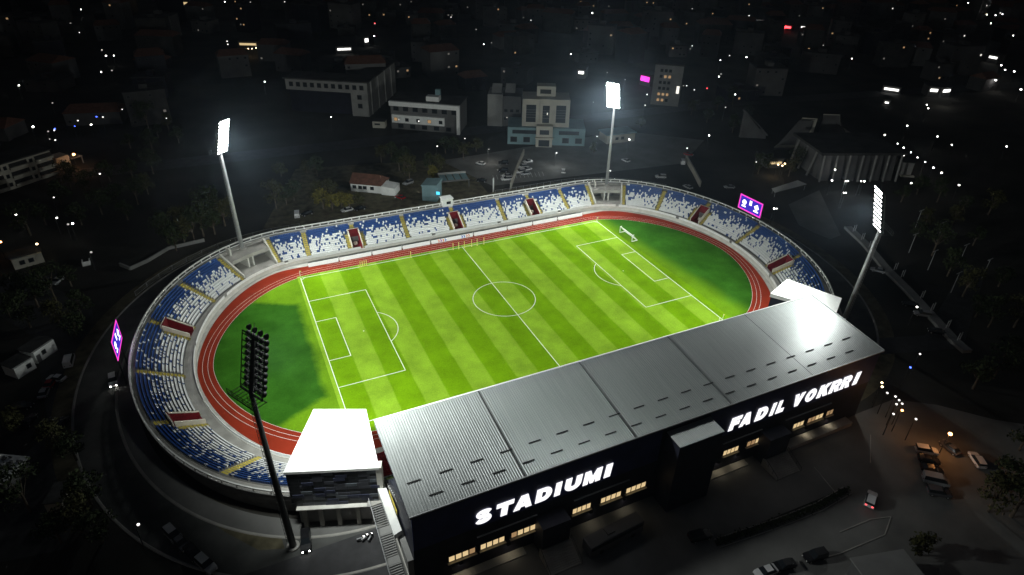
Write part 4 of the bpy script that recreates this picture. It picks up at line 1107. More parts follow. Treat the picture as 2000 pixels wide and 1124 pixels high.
# tall flats behind the far right mast
A, B = at(1270,204), at(1324,209); k = Bl('flats', A, B, 'tall grey block of flats with a few lit windows right of the far right mast'); h = top_of(A, 126)
k.box('wall','greywall',0,k.W,0,16,-0.02,h); k.box('roof','flatroof',-0.4,k.W+0.4,-0.4,16.4,h+0.01,h+0.7)
for z in lin(3,h-3,6):
    for x in lin(k.W*0.25,k.W*0.55,3): k.window(x,z,1.4,1.5,0,'win_dim' if random.random()<0.45 else 'glass')
k.window(k.W*0.9, h*0.42, 1.6, 4.2, 0, 'win_cool')
# pale block with balconies at far left
A, B = at(-40,392), at(113,341); k = Bl('apartment_block', A, B, 'pale three-storey apartment block with recessed balconies at the far left'); h = top_of(B, 294)
k.box('wall','stone',0,k.W,0,12,-0.02,h); k.box('roof','flatroof',-0.5,k.W+0.5,-0.3,12.5,h+0.01,h+0.5)
for zi,z in enumerate(lin(1.9,h-1.7,3)):
    for j,x in enumerate(lin(k.W*0.30,k.W*0.95,7)):
        if j in (1,4): k.window(x,z,1.0,1.3)
        else:
            f = k.box('balcony','roof_dark',x-1.7,x+1.7,-0.06,0.0,z-0.4,z+1.1); k.box('parapet','stone',x-1.8,x+1.8,-0.9,-0.07,z-1.2,z-0.35,f)
A, B = at(116,333), at(165,318); k = Bl('annex', A, B, 'small low annex lit from the side beside the apartment block'); k.box('wall','stone',0,k.W*0.5,0,6,-0.02,5); k.box('canopy','greywall',k.W*0.55,k.W,0,4,2.8,3.3); k.box('canopy_post','greywall',k.W*0.95,k.W*0.99,0.1,0.4,-0.02,2.79); k.window(k.W*0.25,2.2,0.8,1.6)
# cranked pale shed at the left
A, B = at(36,741), at(72,719); k = Bl('shed', A, B, 'low pale shed wall, nearer half of a broken pair beside parked cars'); k.box('wall','white',0,k.W,0,4.5,-0.02,3.0); k.box('roof','flatroof',-0.2,k.W+0.2,0.5,4.8,3.01,3.2); k.window(k.W*0.7,1.7,0.9,1.0)
A, B = at(74,711), at(113,684); k = Bl('shed', A, B, 'low pale shed wall with one small dark window beside parked cars'); k.box('wall','white',0,k.W,0,4.5,-0.02,3.3); k.box('roof','flatroof',-0.2,k.W+0.2,0.5,4.8,3.31,3.5); k.window(k.W*0.42,1.9,0.9,1.0); k.box('door','darkwall',0.3,1.3,-0.05,-0.001,0,2.2)
A, B = at(18,968), at(69,914); k = Bl('ruined_roof', A, B, 'rough pale concrete roof slab with debris at the lower left edge'); k.box('wall','darkwall',0.3,k.W-0.3,0.3,8,-0.02,2.9); k.box('roof','white',0,k.W,0,9,2.91,3.2)
for j in range(26):
    x, y = random.uniform(0.4,k.W*0.9), random.uniform(0.3,5)
    o = MB().box((0,0,0),(random.uniform(.3,1.1),random.uniform(.15,.5),random.uniform(.1,.4)),random.uniform(0,3)).build('debris', 'darkwall', k.r); o.location = (x,y,3.42)
A, B = at(128,1000), at(150,960); k = Bl('kiosk', A, B, 'small tilted looking cabin with a pale ribbed side at the lower left'); k.box('wall','stone',0,k.W,0,3,-0.02,2.6); k.box('roof','flatroof',-0.2,k.W+0.2,-0.2,3.2,2.61,2.8)
for x in lin(0.5,k.W-0.5,4): k.box('rib','darkwall',x-0.15,x+0.15,-0.08,-0.001,0.2,2.3)
# white house behind the far stand, brown roof
A, B = at(686,373.5), at(747,379); k = Bl('house', A, B, 'long low white house with a brown tiled roof behind the far stand'); k.box('wall','white',0,k.W,0,8,-0.02,3.4)
mb = MB(); W=k.W; mb.poly([(-0.4,-0.5,3.3),(W+0.4,-0.5,3.3),(W-2,4,6.2),(-0.4,4,6.2)]); mb.poly([(W+0.4,8.5,3.3),(-0.4,8.5,3.3),(-0.4,4,6.2),(W-2,4,6.2)]); mb.poly([(W+0.4,-0.5,3.3),(W+0.4,8.5,3.3),(W-2,4,6.2)]); mb.build('roof','brownroof',k.r)
k.grid([W*0.12,W*0.3,W*0.45,W*0.68],[1.9],1.3,1.2)
mb = MB(); mb.hexa([(W+0.01,-1,-0.02),(W+5.5,-1,-0.02),(W+5.5,5,-0.02),(W+0.01,5,-0.02),(W+0.01,-1,3.6),(W+5.5,-1,3.0),(W+5.5,5,3.0),(W+0.01,5,3.6)]); mb.build('side_wing','white',k.r)
A, B = at(825,392), at(853,395); k = Bl('tall_shed', A, B, 'blue grey sheet metal shed just behind the far stand'); k.box('wall','tealwall',0,k.W,0,7,-0.02,6.0)
mb = MB(); W=k.W; mb.hexa([(-0.3,-0.3,6.01),(W+0.3,-0.3,6.01),(W+0.3,7.3,6.01),(-0.3,7.3,6.01),(-0.3,-0.3,6.3),(W+0.3,-0.3,7.0),(W+0.3,7.3,7.0),(-0.3,7.3,6.3)]); mb.build('roof','tealwall',k.r); k.box('blue_sign','scr_cyan',W+0.01,W+1.4,-0.3,-0.15,3.2,4.4)
A, B = at(862,371), at(917,366); k = Bl('carport', A, B, 'dark carport roofed with four pale translucent panels'); W=k.W
for j in range(4): k.box('roof_panel','tealwall',W*j/4+0.25,W*(j+1)/4-0.25,0,6.5,3.5+0.01*j,3.6+0.01*j)
k.box('beam','darkwall',0,W,-0.3,-0.01,3.2,3.7); k.box('beam','greywall',0,W,6.6,7.0,3.4,4.4)
for x in (0.2,W-0.2):
    for y in (0.2,6.3): k.box('post','darkwall',x-0.1,x+0.1,y-0.1,y+0.1,-0.02,3.48)
# ribbed sports hall
A, B = at(1596,353), at(1744,352); k = Bl('sports_hall', A, B, 'big ribbed hall with tall grey bays and a flat black roof'); h = top_of(A,303); W=k.W
k.box('wall','darkwall',0.5,W-0.5,2.2,25,-0.02,h); k.box('roof','flatroof',-1.5,W+1.5,-1.0,26,h+0.01,h+1.0)
for j in range(6):
    xa = W*j/6+0.9; xb = W*(j+1)/6-1.3
    mb = MB(); mb.hexa([(xa,-0.6,-0.02),(xb,-0.6,-0.02),(xb,2.19,-0.02),(xa,2.19,-0.02),(xa+0.5,1.2,h-0.1),(xb,1.2,h-0.1),(xb,2.19,h-0.1),(xa+0.5,2.19,h-0.1)]); mb.build('bay','darkwall',k.r)
for j in range(7): 
    mb = MB(); mb.bar((W*j/6,-1.6,0),(W*j/6,-0.6,h),0.5,0.7); mb.build('rib','greywall',k.r)
for y in (6,14,22): MB().bar((-1.8,y,0),(0.3,y,h),0.5,0.9).build('side_rib','greywall',k.r)
# curved roof sails behind it
def sail(label, rows, th=0.5, m='stone'):
    c = rows[0][0]; r = empty('sail_roof',(c.x,c.y,0),0,label,'building')
    mb = MB(); q = [[(p.x-c.x,p.y-c.y,p.z) for p in row] for row in rows]; mb.sheet(q); mb.build('roof_shell',m,r)
    mb = MB(); qq = [[(x,y,z-th) for x,y,z in row] for row in q]; mb.sheet(qq); mb.build('roof_soffit','darkwall',r)
    mb = MB(); L_ = [row[0] for row in q]; R_ = [row[-1] for row in q]
    for E_ in (L_, R_, q[0], q[-1]): mb.sheet([[(x,y,0 if False else z-th) for x,y,z in E_],[(x,y,z) for x,y,z in E_]])
    mb.build('roof_edge',m,r)
    bl = [q[0][0], q[0][-1], q[-1][-1], q[-1][0]]
    mb = MB(); mb.hexa([(x*0.9,y*0.9,-0.02) for x,y,z in bl]+[(x*0.9,y*0.9,max(z-th-0.6,0.2)) for x,y,z in bl]); mb.build('wall','darkwall',r)
sail('pale sweeping sail roof, larger and further left of the twin sails', [[at(1512,287,1.5),at(1574,286,1.5)],[at(1538,268,3.5),at(1580,275,3.8)],[at(1553,256,7),at(1587,264,7)],[at(1562,238,11),at(1593,245,11)],[at(1567,230,14),at(1597,232,14)]])
sail('pale sail roof, smaller and further right of the twin sails', [[at(1601,256,4),at(1661,259,4)],[at(1603,248,6),at(1648,250,6)],[at(1605,240,9),at(1641,243,9)],[at(1608,223,14),at(1641,224,14)]])
sail('thin dark upswept canopy well left of the twin sails', [[at(1470,262,2),at(1500,264,2)],[at(1476,246,5),at(1488,250,5)],[at(1451,214,14),at(1455,215,14)]], 0.5, 'darkwall')
A, B = at(1757,343), at(1783,345); k = Bl('gatehouse', A, B, 'small grey hut right of the ribbed hall'); k.box('wall','greywall',0,k.W*0.8,0,6,-0.02,6); k.box('roof','flatroof',-0.3,k.W*0.8+0.3,-0.3,6.3,6.01,6.3); k.box('step','stone',0,k.W,-1.5,-0.01,-0.02,0.5)
A, B = at(30,528), at(88,512); k = Bl('low_house', A, B, 'faint low house with stained pale walls left of the bowl'); k.box('wall','stone',0,k.W,0,6,-0.02,3.4); k.box('roof','flatroof',-0.3,k.W+0.3,0.6,6.4,3.41,3.7); k.grid([k.W*0.3,k.W*0.6],[1.8],1.2,1.2)
A, B = at(162,521), at(177,518); k = Bl('utility_cabin', A, B, 'tiny white walled open top cabin on the dark lot left of the bowl'); k.box('wall','white',0,k.W,0,0.15,-0.02,1.4); k.box('wall','white',0,0.15,0.16,2.2,-0.02,1.4); k.box('wall','white',k.W-0.15,k.W,0.16,2.2,-0.02,1.4); k.box('floor','greywall',0.16,k.W-0.16,0.16,2.2,-0.02,0.3)
A, B = at(1690,1168), at(1790,1150); k = Bl('service_block', A, B, 'flat grey service building roof at the lower right edge'); k.box('wall','darkwall',0,k.W,0,5,-0.02,3.2); k.box('roof','greywall',-0.3,k.W+0.3,-0.3,5.3,3.21,3.5)
A, B = at(1185,282), at(1239,276); k = Bl('pavilion', A, B, 'pale low pavilion right of the far right mast pole'); k.box('wall','stone',0,k.W,0,8,-0.02,4.2); k.box('roof','tealwall',-0.5,k.W+0.5,-0.5,8.5,4.21,4.7); k.window(k.W*0.35,2.2,1.5,1.2); k.window(k.W*0.55,2.2,1.5,1.2)
A, B = at(728,250), at(752,251); k = Bl('cabin', A, B, 'small white cabin with a dark slit window between the two offices'); k.box('wall','stone',0,k.W,0,5,-0.02,3.2); k.window(k.W*0.4,1.9,2.6,0.7); k.box('roof','flatroof',-0.1,k.W+0.1,-0.1,5.1,3.21,3.4)
A, B = at(1445,30), at(1505,52); 
def shop(u0, v0, u1, v1, label, m, hh=5.0, sh=1.2):
    A, B = at(u0, v0+1, 0), at(u1, v1+1, 0); k = Bl('lit_shopfront', A, B, label); W=k.W
    k.box('wall','darkwall',-1,W+1,0.2,10,-0.02,hh); k.box('roof','flatroof',-1.3,W+1.3,0,10.3,hh+0.01,hh+0.4); k.box('light_strip',m,0,W,-0.2,0.19,hh-1.2-sh,hh-1.2)
M['strip'] = emit('lit strip', (1,0.98,0.93), 3.0)
shop(660,105,686,104,'shopfront with a long white lit strip beyond the L-shaped office','strip')
shop(714,91,720,90,'small bright white lit board beyond the L-shaped office','strip',7,2.5)
shop(1725,179,1753,183,'low building with a thin white light strip beyond the ribbed hall','strip',4)
shop(1813,188,1827,189,'petrol canopy with a white lit edge, left of a pair','strip',6,1.6)
shop(1838,190,1851,189,'petrol canopy with a white lit edge, right of a pair','strip',6,1.6)
shop(1727,204,1734,205,'faint short white light strip below the long one','strip',3,0.8)
shop(1129,153,1139,154,'building with a short white lit sign left of the far right mast','strip',6,1.6)
shop(1527,58,1543,60,'distant shops with a red and white glow at the upper right','lamp_red',5,1.6)
shop(1562,64,1588,67,'distant white lit supermarket front at the upper right','strip',7,1.8)
shop(1461,52,1488,53,'distant white lit forecourt at the upper right','strip',7,1.6)
shop(1928,121,1943,124,'distant blue white lit canopy near the right edge','strip',6,1.4)
shop(1250,165,1266,169,'small magenta lit screen beside the far right mast','lamp_pink',7,3.0)
shop(322,17,369,19,'distant building with a row of warm lit windows at the upper left','win_warm',8,2.2)
shop(470,97,512,98,'distant building with an amber lit front left of the L-shaped office','win_warm',6,1.4)
shop(1500,328,1524,327,'restaurant terrace glowing amber left of the ribbed hall','win_warm',4,0.9)
shop(1244,6,1290,8,'far building with a faint row of lit windows at the top','win_dim',9,2.0)

M['win_low'] = emit('very dim window', (0.9, 0.85, 0.75), 0.12); M['navy2'] = mat('dark grey wall', (0.075, 0.075, 0.078), 0.9, var=0.3, scale=0.1)  # even dark grey wall colour for filler blocks
# filler blocks of the dark city
named = [Vector((o.location.x,o.location.y,0)) for o in scene.objects if o.parent is None and o.get('category') == 'building']
BK = {}
def region(u, v):
    if u < 300: return 'in the far left quarter' if v < 250 else 'left of the bowl'
    if v < 70:
        return 'in the skyline above the far left mast' if u < 560 else ('in the skyline above the two offices' if u < 950 else ('in the skyline above the far right mast' if u < 1420 else 'in the skyline at the upper right'))
    if u < 560: return 'behind the far left mast'
    if u < 950: return 'around the two offices' if v < 300 else 'behind the far stand'
    if u < 1420: return 'around the courthouse' if v < 230 else 'in the car park by the courthouse'
    if v < 230: return 'beyond the sail roofs'
    if v < 430: return 'near the ribbed hall'
    return 'beyond the right retaining wall'
cand = []
for gx in range(-330, 930, 34):
    for gy in range(60, 760, 38):
        x, y = gx+random.uniform(-9,9), gy+random.uniform(-9,9); u, v = px((x,y,0))
        if not (-40 < u < 2040 and -30 < v < 330): continue
        if any((n-Vector((x,y,0))).length < 40 for n in named): continue
        if x < 330 and y < 115 and v > 200: continue
        if v > 215 and 300 < u < 1480: continue
        if random.random() < 0.26: continue
        cand.append((u,v,x,y))
groups = {}
for c in cand: groups.setdefault(region(c[0],c[1]),[]).append(c)
for reg, L_ in groups.items():
    L_.sort(); 
    for i,(u,v,x,y) in enumerate(L_):
        w, d, h = random.uniform(12,26), random.uniform(10,16), random.choice([6,8,9,11,13,16,20]); a = YAW*-1+random.choice([0,0.25,-0.3,0.5])
        ca, sa = math.cos(a), math.sin(a); wm = random.choice(['darkwall','flatroof','facade','navy2'])
        rk = rank(i,len(L_)); k = Bl('town_block',(x-ca*w/2,y-sa*w/2),(x+ca*w/2,y+sa*w/2),'dark town block %s%s' % (reg, ', '+rk if rk else ''),'building','dark town blocks around the stadium')
        k.box('wall',wm,0,w,0,d,-0.02,h)
        if random.random() < 0.4:
            mb = MB(); mb.hexa([(-0.5,-0.5,h+0.01),(w+0.5,-0.5,h+0.01),(w+0.5,d+0.5,h+0.01),(-0.5,d+0.5,h+0.01),(2,d*0.5-0.1,h+3),(w-2,d*0.5-0.1,h+3),(w-2,d*0.5+0.1,h+3),(2,d*0.5+0.1,h+3)]); mb.build('roof','brownroof',k.r)
        else: k.box('roof','flatroof',-0.3,w+0.3,-0.3,d+0.3,h+0.01,h+0.5); k.box('roof_house',wm,w*0.4,w*0.6,d*0.3,d*0.7,h+0.51,h+2.6)
        for z in lin(2,h-1.8,max(2,h//4)):
            for xx in lin(2,w-2,4):
                if random.random() < 0.34: k.window(xx,z,1.2,1.1,0,random.choices(['glass','win_low','win_cool','win_dim'],[0.86,0.06,0.01,0.07])[0])

# ------------------------------------------------------------------ walls, fences, poles
def wall_run(name, pts, h, th, m, label, cat='wall', cap=None):
    c = pts[0]; r = empty(name,(c.x,c.y,0),0,label,cat); mb = MB()
    for a, b in zip(pts, pts[1:]):
        a2, b2 = Vector((a.x-c.x,a.y-c.y,0)), Vector((b.x-c.x,b.y-c.y,0)); d = (b2-a2).normalized(); n = Vector((-d.y,d.x,0))*th/2
        mb.hexa([a2-n,b2-n,b2+n,a2+n]+[p+Vector((0,0,h)) for p in (a2-n,b2-n,b2+n,a2+n)])
    mb.build('wall', m, r)
    mb = MB()
    for a, b in zip(pts, pts[1:]): mb.bar((a.x-c.x,a.y-c.y,h+0.07),(b.x-c.x,b.y-c.y,h+0.07),th+0.12,0.12)
    mb.build('coping', cap or m, r); return r
P = [at(*q) for q in [(1655,447),(1690,480),(1730,528),(1775,573),(1820,622),(1862,668),(1888,690)]]
wall_run('retaining_wall', P, 0.8, 2.6, 'greywall', 'long pale retaining wall running diagonally away to the right edge')
for i,q in enumerate([(1668,452),(1684,468),(1699,483),(1748,527),(1762,541),(1800,582),(1820,606),(1850,640),(1872,664)]):
    p = at(*q, 1.4); r = empty('gate_post', p, 0, 'twin dark post on the retaining wall, %s from its far end' % ordn(i), 'post', 'twin posts on the retaining wall')
    for dx in (-0.5,0.5): MB().tube((dx,0,0),(dx,0,2.4),0.12,0.12,6).build('post','galv',r)
for i,q in enumerate([(1787,446),(1830,470),(1873,515),(1917,545),(1775,494),(1812,528),(1857,572)]):
    p = at(*q); r = empty('unlit_lamp_post', p, 0, 'unlit lamp post beyond the retaining wall, %s from the far end' % ordn(i), 'lamp post', 'unlit lamp posts beyond the retaining wall')
    MB().tube((0,0,0),(0,0,7),0.12,0.08,6).build('pole','galv',r); MB().bar((-1.2,0,7),(1.2,0,7.3),0.18).build('lamp_arm','galv',r)
# board fence round the back of the bowl
def fence_run(off, s0, s1, h, label, step=3.0, m='galv'):
    n = int((s1-s0)/step); P = [bo(s0+(s1-s0)*i/n, frame(s0+(s1-s0)*i/n)[3]+off, 0) for i in range(n+1)]; c = P[0]
    r = empty('mesh_fence',(c.x,c.y,0),0,label,'fence'); mb = MB(); mr = MB(); mm = MB()
    for p in P: mb.bar((p.x-c.x,p.y-c.y,-0.02),(p.x-c.x,p.y-c.y,h),0.08)
    for a,b in zip(P,P[1:]):
        for z in (0.2,h-0.05): mr.bar((a.x-c.x,a.y-c.y,z),(b.x-c.x,b.y-c.y,z),0.05)
    mm.sheet([[(p.x-c.x,p.y-c.y,0.2) for p in P],[(p.x-c.x,p.y-c.y,h-0.05) for p in P]])
    mb.build('fence_posts',m,r); mr.build('rails',m,r); mm.build('mesh_panel','mesh',r)
fence_run(4.9, S[6]+2, S[17]-4, 2.6, 'pale mesh fence just outside the far straight of the bowl')
fence_run(13.6, S[17]-30, S[17]+22, 2.2, 'low fence beyond the ring road by the car park')
fence_run(13.6, S[4], S[6]+10, 1.6, 'dark low fence beyond the ring road at the far left')
wall_run('boundary_wall',[at(997,371),at(1003,352),at(1012,328),at(1023,302)],2.4,0.5,'stone','pale wall running straight back through the car park')
wall_run('boundary_wall',[at(1367,366),at(1354,340),at(1339,314)],2.4,0.5,'stone','pale ribbed wall running back right of the car park')
wall_run('boundary_wall',[at(235,520),at(255,528),at(290,512),at(330,488),at(400,472)],1.0,0.4,'greywall','low curved wall beside the road left of the bowl')
wall_run('white_post',[at(963,376),at(964,373)],5.5,0.35,'white','white upright slab left of the pale wall in the car park','post')
# sloped ground plate right of the bowl
mb = MB(); q = [at(1540,400),at(1600,372),at(1642,460),at(1622,468),at(1590,455),at(1560,440)]
flat('concrete_apron', q, 0.02, 'forecourt')
A, B = at(1511,386), at(1572,372); k = Bl('marquee', A, B, 'flat white banner like canopy lying right of the right scoreboard'); W=k.W
mb = MB(); mb.hexa([(0,0,2.0),(W,0,2.6),(W,4.5,2.6),(2,3.5,2.0),(0,0,2.15),(W,0,2.75),(W,4.5,2.75),(2,3.5,2.15)]); mb.build('canopy','white',k.r)
for x,y in ((0.5,0.2),(W-0.3,0.3),(W-0.3,4.2),(2.4,3.2)): k.box('post','galv',x-0.06,x+0.06,y-0.06,y+0.06,-0.02,2.0)

# ------------------------------------------------------------------ vehicles
def car_meshes(kind, paint):
    key = (kind, paint)
    if key in CARS: return CARS[key]
    if kind == 'van':
        secs = [(-2.45,0.92,0.5,1.1,2.05,0.82),(-2.40,0.95,0.4,1.15,2.1,0.85),(0.9,0.97,0.35,1.15,2.12,0.86),(1.55,0.97,0.35,1.12,1.75,0.78),(1.9,0.95,0.35,1.1,1.2,0.85),(2.5,0.86,0.4,0.8,0.95,0.8)]
    elif kind == 'suv':
        secs = [(-2.25,0.85,0.5,1.0,1.15,0.8),(-2.15,0.92,0.4,1.05,1.65,0.72),(0.2,0.93,0.35,1.05,1.72,0.72),(1.0,0.93,0.35,1.03,1.1,0.85),(1.9,0.9,0.38,0.95,1.0,0.82),(2.25,0.8,0.45,0.75,0.82,0.74)]
    else:
        secs = [(-2.15,0.8,0.5,0.85,0.92,0.74),(-1.75,0.88,0.35,0.92,0.98,0.78),(-1.1,0.89,0.32,0.92,1.42,0.64),(0.25,0.89,0.32,0.92,1.45,0.64),(1.05,0.89,0.32,0.90,0.98,0.78),(1.85,0.86,0.35,0.80,0.86,0.74),(2.15,0.74,0.42,0.66,0.72,0.66)]
    b = MB(); n = len(secs)
    for x,w,zb,zm,zt,wt in secs: b.v += [(x,-w,zb),(x,-w,zm),(x,-wt,zt),(x,wt,zt),(x,w,zm),(x,w,zb)]
    for i in range(n-1):
        for j in range(6):
            q = (j+1)%6; b.f.append((i*6+j,i*6+q,(i+1)*6+q,(i+1)*6+j))
            hi = max(secs[i][4]-secs[i][3], secs[i+1][4]-secs[i+1][3]); lo = min(secs[i][4]-secs[i][3], secs[i+1][4]-secs[i+1][3])
            glass = (j in (1,3) and hi > 0.35) or (j == 2 and hi > 0.35 and lo < 0.3)
            b.m.append(1 if glass else 0)
    b.f.append(tuple(range(5,-1,-1))); b.m.append(0); b.f.append(tuple((n-1)*6+j for j in range(6))); b.m.append(0)
    r = empty('parked_car'); b.build('body',['car_'+paint,'glass'],r)
    xf, xr = (1.45,-1.45)
    w = MB(); w.tube((0,-0.11,0),(0,0.11,0),0.33,0.33,14,0); w.tube((0,-0.115,0),(0,0.115,0),0.19,0.19,10,1); 
    first = None
    for x in (xf,xr):
        for y in (-0.82,0.82):
            if first is None:
                t = MB(); t.tube((0,-0.11,0),(0,0.11,0),0.33,0.33,14); first = t.build('wheel','tyre',r); o = first
                t = MB(); t.tube((0,-0.118,0),(0,0.118,0),0.19,0.19,10); t.build('rim','galv',first)
            else: o = copy_tree(first, r)
            o.location = (x,y,0.33)
    xh = secs[-1][0]-0.02; xt = secs[0][0]+0.02; zh = secs[-1][3]-0.06; zt = secs[0][3]-0.08
    for y in (-0.58,0.58):
        MB().ball((xh,y,zh),0.15,8,5).build('headlight','white',r); MB().box((xt-0.03,y,zt),(0.1,0.28,0.14)).build('tail_light','red',r)
    CARS[key] = r; r['fresh'] = 1; return r
CARS = {}
carL = []
def car(u, v, u2, v2, kind, paint, label, lights=None, name='parked_car'):
    proto = car_meshes(kind, paint)
    if proto.get('fresh'): o = proto; del o['fresh']
    else: o = copy_tree(proto)
    p, q = at(u,v,0), at(u2,v2,0); o.location = (p.x,p.y,0.0); o.rotation_euler = (0,0,math.atan2(q.y-p.y,q.x-p.x)); o.name = name
    for kx in ('label','category','group'):
        if kx in o: del o[kx]
    tag(o, label, 'van' if kind == 'van' else 'car', 'cars around the stadium')
    if lights:
        for ch in list(o.children):
            if ch.name.startswith('headlight') and lights == 'front': ch.data = ch.data.copy(); ch.data.materials[0] = M['headlamp']
            if ch.name.startswith('tail_light') and lights == 'rear': ch.data = ch.data.copy(); ch.data.materials[0] = M['lamp_red']
    return o
M['headlamp'] = emit('lit headlamp', (1,0.98,0.92), 18)
car(137,710,142,690,'van','white','white van beside the pale shed with a window')
car(112,743,95,741,'sedan','white','white car parked below the white van at the left')
car(88,770,100,745,'sedan','silver','silver car with a bright windscreen below the white car at the left')
car(100,752,112,735,'sedan','red','dim red car squeezed between the white and silver cars at the left')
car(45,797,65,796,'sedan','black','black car with one pale glint at the left edge lot')
car(58,826,75,806,'sedan','black','black car with a thin bright outline, leftmost of the slanted three')
car(92,834,105,820,'sedan','black','black car with the faintest outline, middle of the slanted three')
car(122,832,132,815,'sedan','black','black car with a bright outline, rightmost of the slanted three')
car(340,1049,352,1062,'suv','silver','pale car at the head of the lower left line of four')
car(354,1064,366,1077,'sedan','grey','grey car second in the lower left line of four')
car(378,1083,390,1096,'sedan','black','dark car with a bright roof edge, third in the lower left line')
car(404,1107,416,1118,'suv','silver','pale car at the tail of the lower left line of four')
car(1808,884,1830,888,'suv','white','orange lit pale car, topmost of the slanted row under the lamp')
car(1812,902,1834,907,'sedan','black','dark car with one orange glint, second under the orange lamp')
car(1818,921,1840,926,'sedan','black','dark car with white and orange glints, third under the orange lamp')
car(1825,943,1848,948,'van','silver','tall grey van below the dark cars under the orange lamp')
car(1832,966,1855,970,'suv','grey','grey car below the tall grey van near the lower right')
car(1906,903,1894,885,'suv','white','pale estate car with outlined windows right of the orange lamp')
car(1854,879,1845,872,'sedan','grey','small grey car half in shadow beneath the orange lamp post')
car(1366,1051,1385,1046,'suv','black','black car with white striped roof below the portico')
car(1530,1108,1510,1113,'sedan','black','black car at the bottom edge, middle of three')
car(1590,1090,1568,1096,'suv','black','black car at the bottom edge, rightmost of three')
car(1494,1121,1480,1126,'sedan','white','pale car cut by the bottom edge, leftmost of three')
car(1800,617,1782,614,'suv','silver','silver car parked by the middle of the retaining wall')
car(1828,651,1812,648,'sedan','black','black car parked below the silver car by the retaining wall')
car(1777,598,1764,596,'sedan','black','black car parked above the silver car by the retaining wall')
car(1714,531,1698,527,'sedan','silver','pale low car below the right mast lamps beside the wall')
for i,(u,v,u2,v2,kd,pt,lb) in enumerate([
 (939,322,928,320,'sedan','white','white car alone on the dark lot left of the car park lines'),
 (983,321,974,321,'suv','black','black car with pale rim, topmost left of the pale wall'),
 (982,336,972,336,'suv','black','black car with pale rim, second down left of the pale wall'),
 (990,346,976,347,'sedan','white','white car third down left of the pale wall'),
 (989,352.5,975,353.5,'suv','white','white car lowest of the stack left of the pale wall'),
 (1020,328.5,1008,330,'suv','white','white car right of the pale wall, upper left of a cluster'),
 (1029,333,1017,335,'sedan','white','white car right of the pale wall, right end of a cluster'),
 (1016,338,1004,340,'suv','white','white car right of the pale wall, lower left of a cluster'),
 (1026,341.5,1014,343,'sedan','silver','silver car right of the pale wall, lowest of a cluster'),
 (1031,318,1018,320,'sedan','white','white car above the cluster right of the pale wall'),
 (1100,337,1100,326,'suv','white','white car alone in the middle of the car park'),
 (1290,348,1272,347,'suv','white','white car outlined behind the far right mast platform'),
 (1343,368,1330,362,'sedan','white','white car left of the ribbed boundary wall'),
 (1222,316,1215,313,'sedan','white','small pale car beyond the far right mast'),
 (1424,368,1412,368,'sedan','silver','silver car left of the right scoreboard'),
 (1333,320,1331,308,'van','white','pale delivery van at the end of the ribbed boundary wall'),
 (1344,304,1356,306,'sedan','red','red car beyond the pale delivery van'),
 (678,413,664,416,'sedan','white','white car under the yellowing trees behind the far stand'),
 (782,388,770,384,'sedan','red','red car right of the white house'),
 (797,360,789,363,'suv','silver','pale car above the red car behind the far stand'),
 (581,423,581,410,'van','white','white van on the ring road behind the far left stand'),
 (600,420,590,423,'sedan','black','black car right of the white van on the ring road'),
 (703,410,690,413,'sedan','black','black car right of the white car under the trees'),
 (941,355,930,354,'sedan','black','black car below the carport'),
 (86,553,72,558,'sedan','black','dark car with a pale flank on the lot left of the bowl'),
 (113,552,104,560,'sedan','silver','silver car on the lot left of the bowl')]):
    car(u,v,u2,v2,kd,pt,lb)
car(222,748,226,790,'suv','white','silver car driving with lit headlights on the road left of the bowl','front','moving_car')
car(598,1062,599,1090,'suv','black','dark car with lit headlights behind the checkered block','front','moving_car')
car(1699,980,1706,955,'suv','white','white car with red tail lights on the lower right forecourt','rear','moving_car')
# coach
b = empty('coach', at(1196,1056), 0.08, 'long pale roofed coach parked below the lit letters', 'coach')
MB().box((0,0,1.75),(12,2.5,2.7)).build('body','car_grey',b); MB().box((0,0,3.14),(11.8,2.3,0.08)).build('roof','darkwall',b); MB().box((-1.0,0.2,3.3),(1.6,1.4,0.25)).build('roof_hatch','darkwall',b)
MB().box((0,0,2.35),(11.5,2.54,0.9)).build('window_band','glass',b)
t = MB(); t.tube((0,-0.15,0),(0,0.15,0),0.5,0.5,14); w0 = t.build('wheel','tyre',b); w0.location = (3.8,-1.15,0.5)
for x,y in ((3.8,1.15),(-3.4,-1.15),(-3.4,1.15)):
    o = w0.copy(); C.objects.link(o); o.location = (x,y,0.5)
# scooters by the stair
for i,(u,v) in enumerate([(706,1056),(714,1054),(724,1053)]):
    r = empty('motor_scooter', at(u,v), 0.4*i, 'motor scooter with a lit lamp by the staircase, %s from the left' % ORD[i], 'scooter', 'scooters by the side staircase')
    for x in (-0.6,0.6): 
        t = MB(); t.tube((x,-0.06,0.25),(x,0.06,0.25),0.25,0.25,12); t.build('wheel','tyre',r)
    mb = MB(); mb.hexa([(-0.8,-0.15,0.4),(0.35,-0.12,0.3),(0.35,0.12,0.3),(-0.8,0.15,0.4),(-0.8,-0.13,0.8),(0.1,-0.1,0.75),(0.1,0.1,0.75),(-0.8,0.13,0.8)]); mb.build('body','car_silver',r)
    mb = MB(); mb.bar((0.6,0,0.3),(0.35,0,1.1),0.09); mb.bar((0.35,-0.35,1.08),(0.35,0.35,1.08),0.05); mb.build('handlebar','darksteel',r)
    MB().ball((0.48,0,0.98),0.10,8,5).build('headlight','headlamp',r)

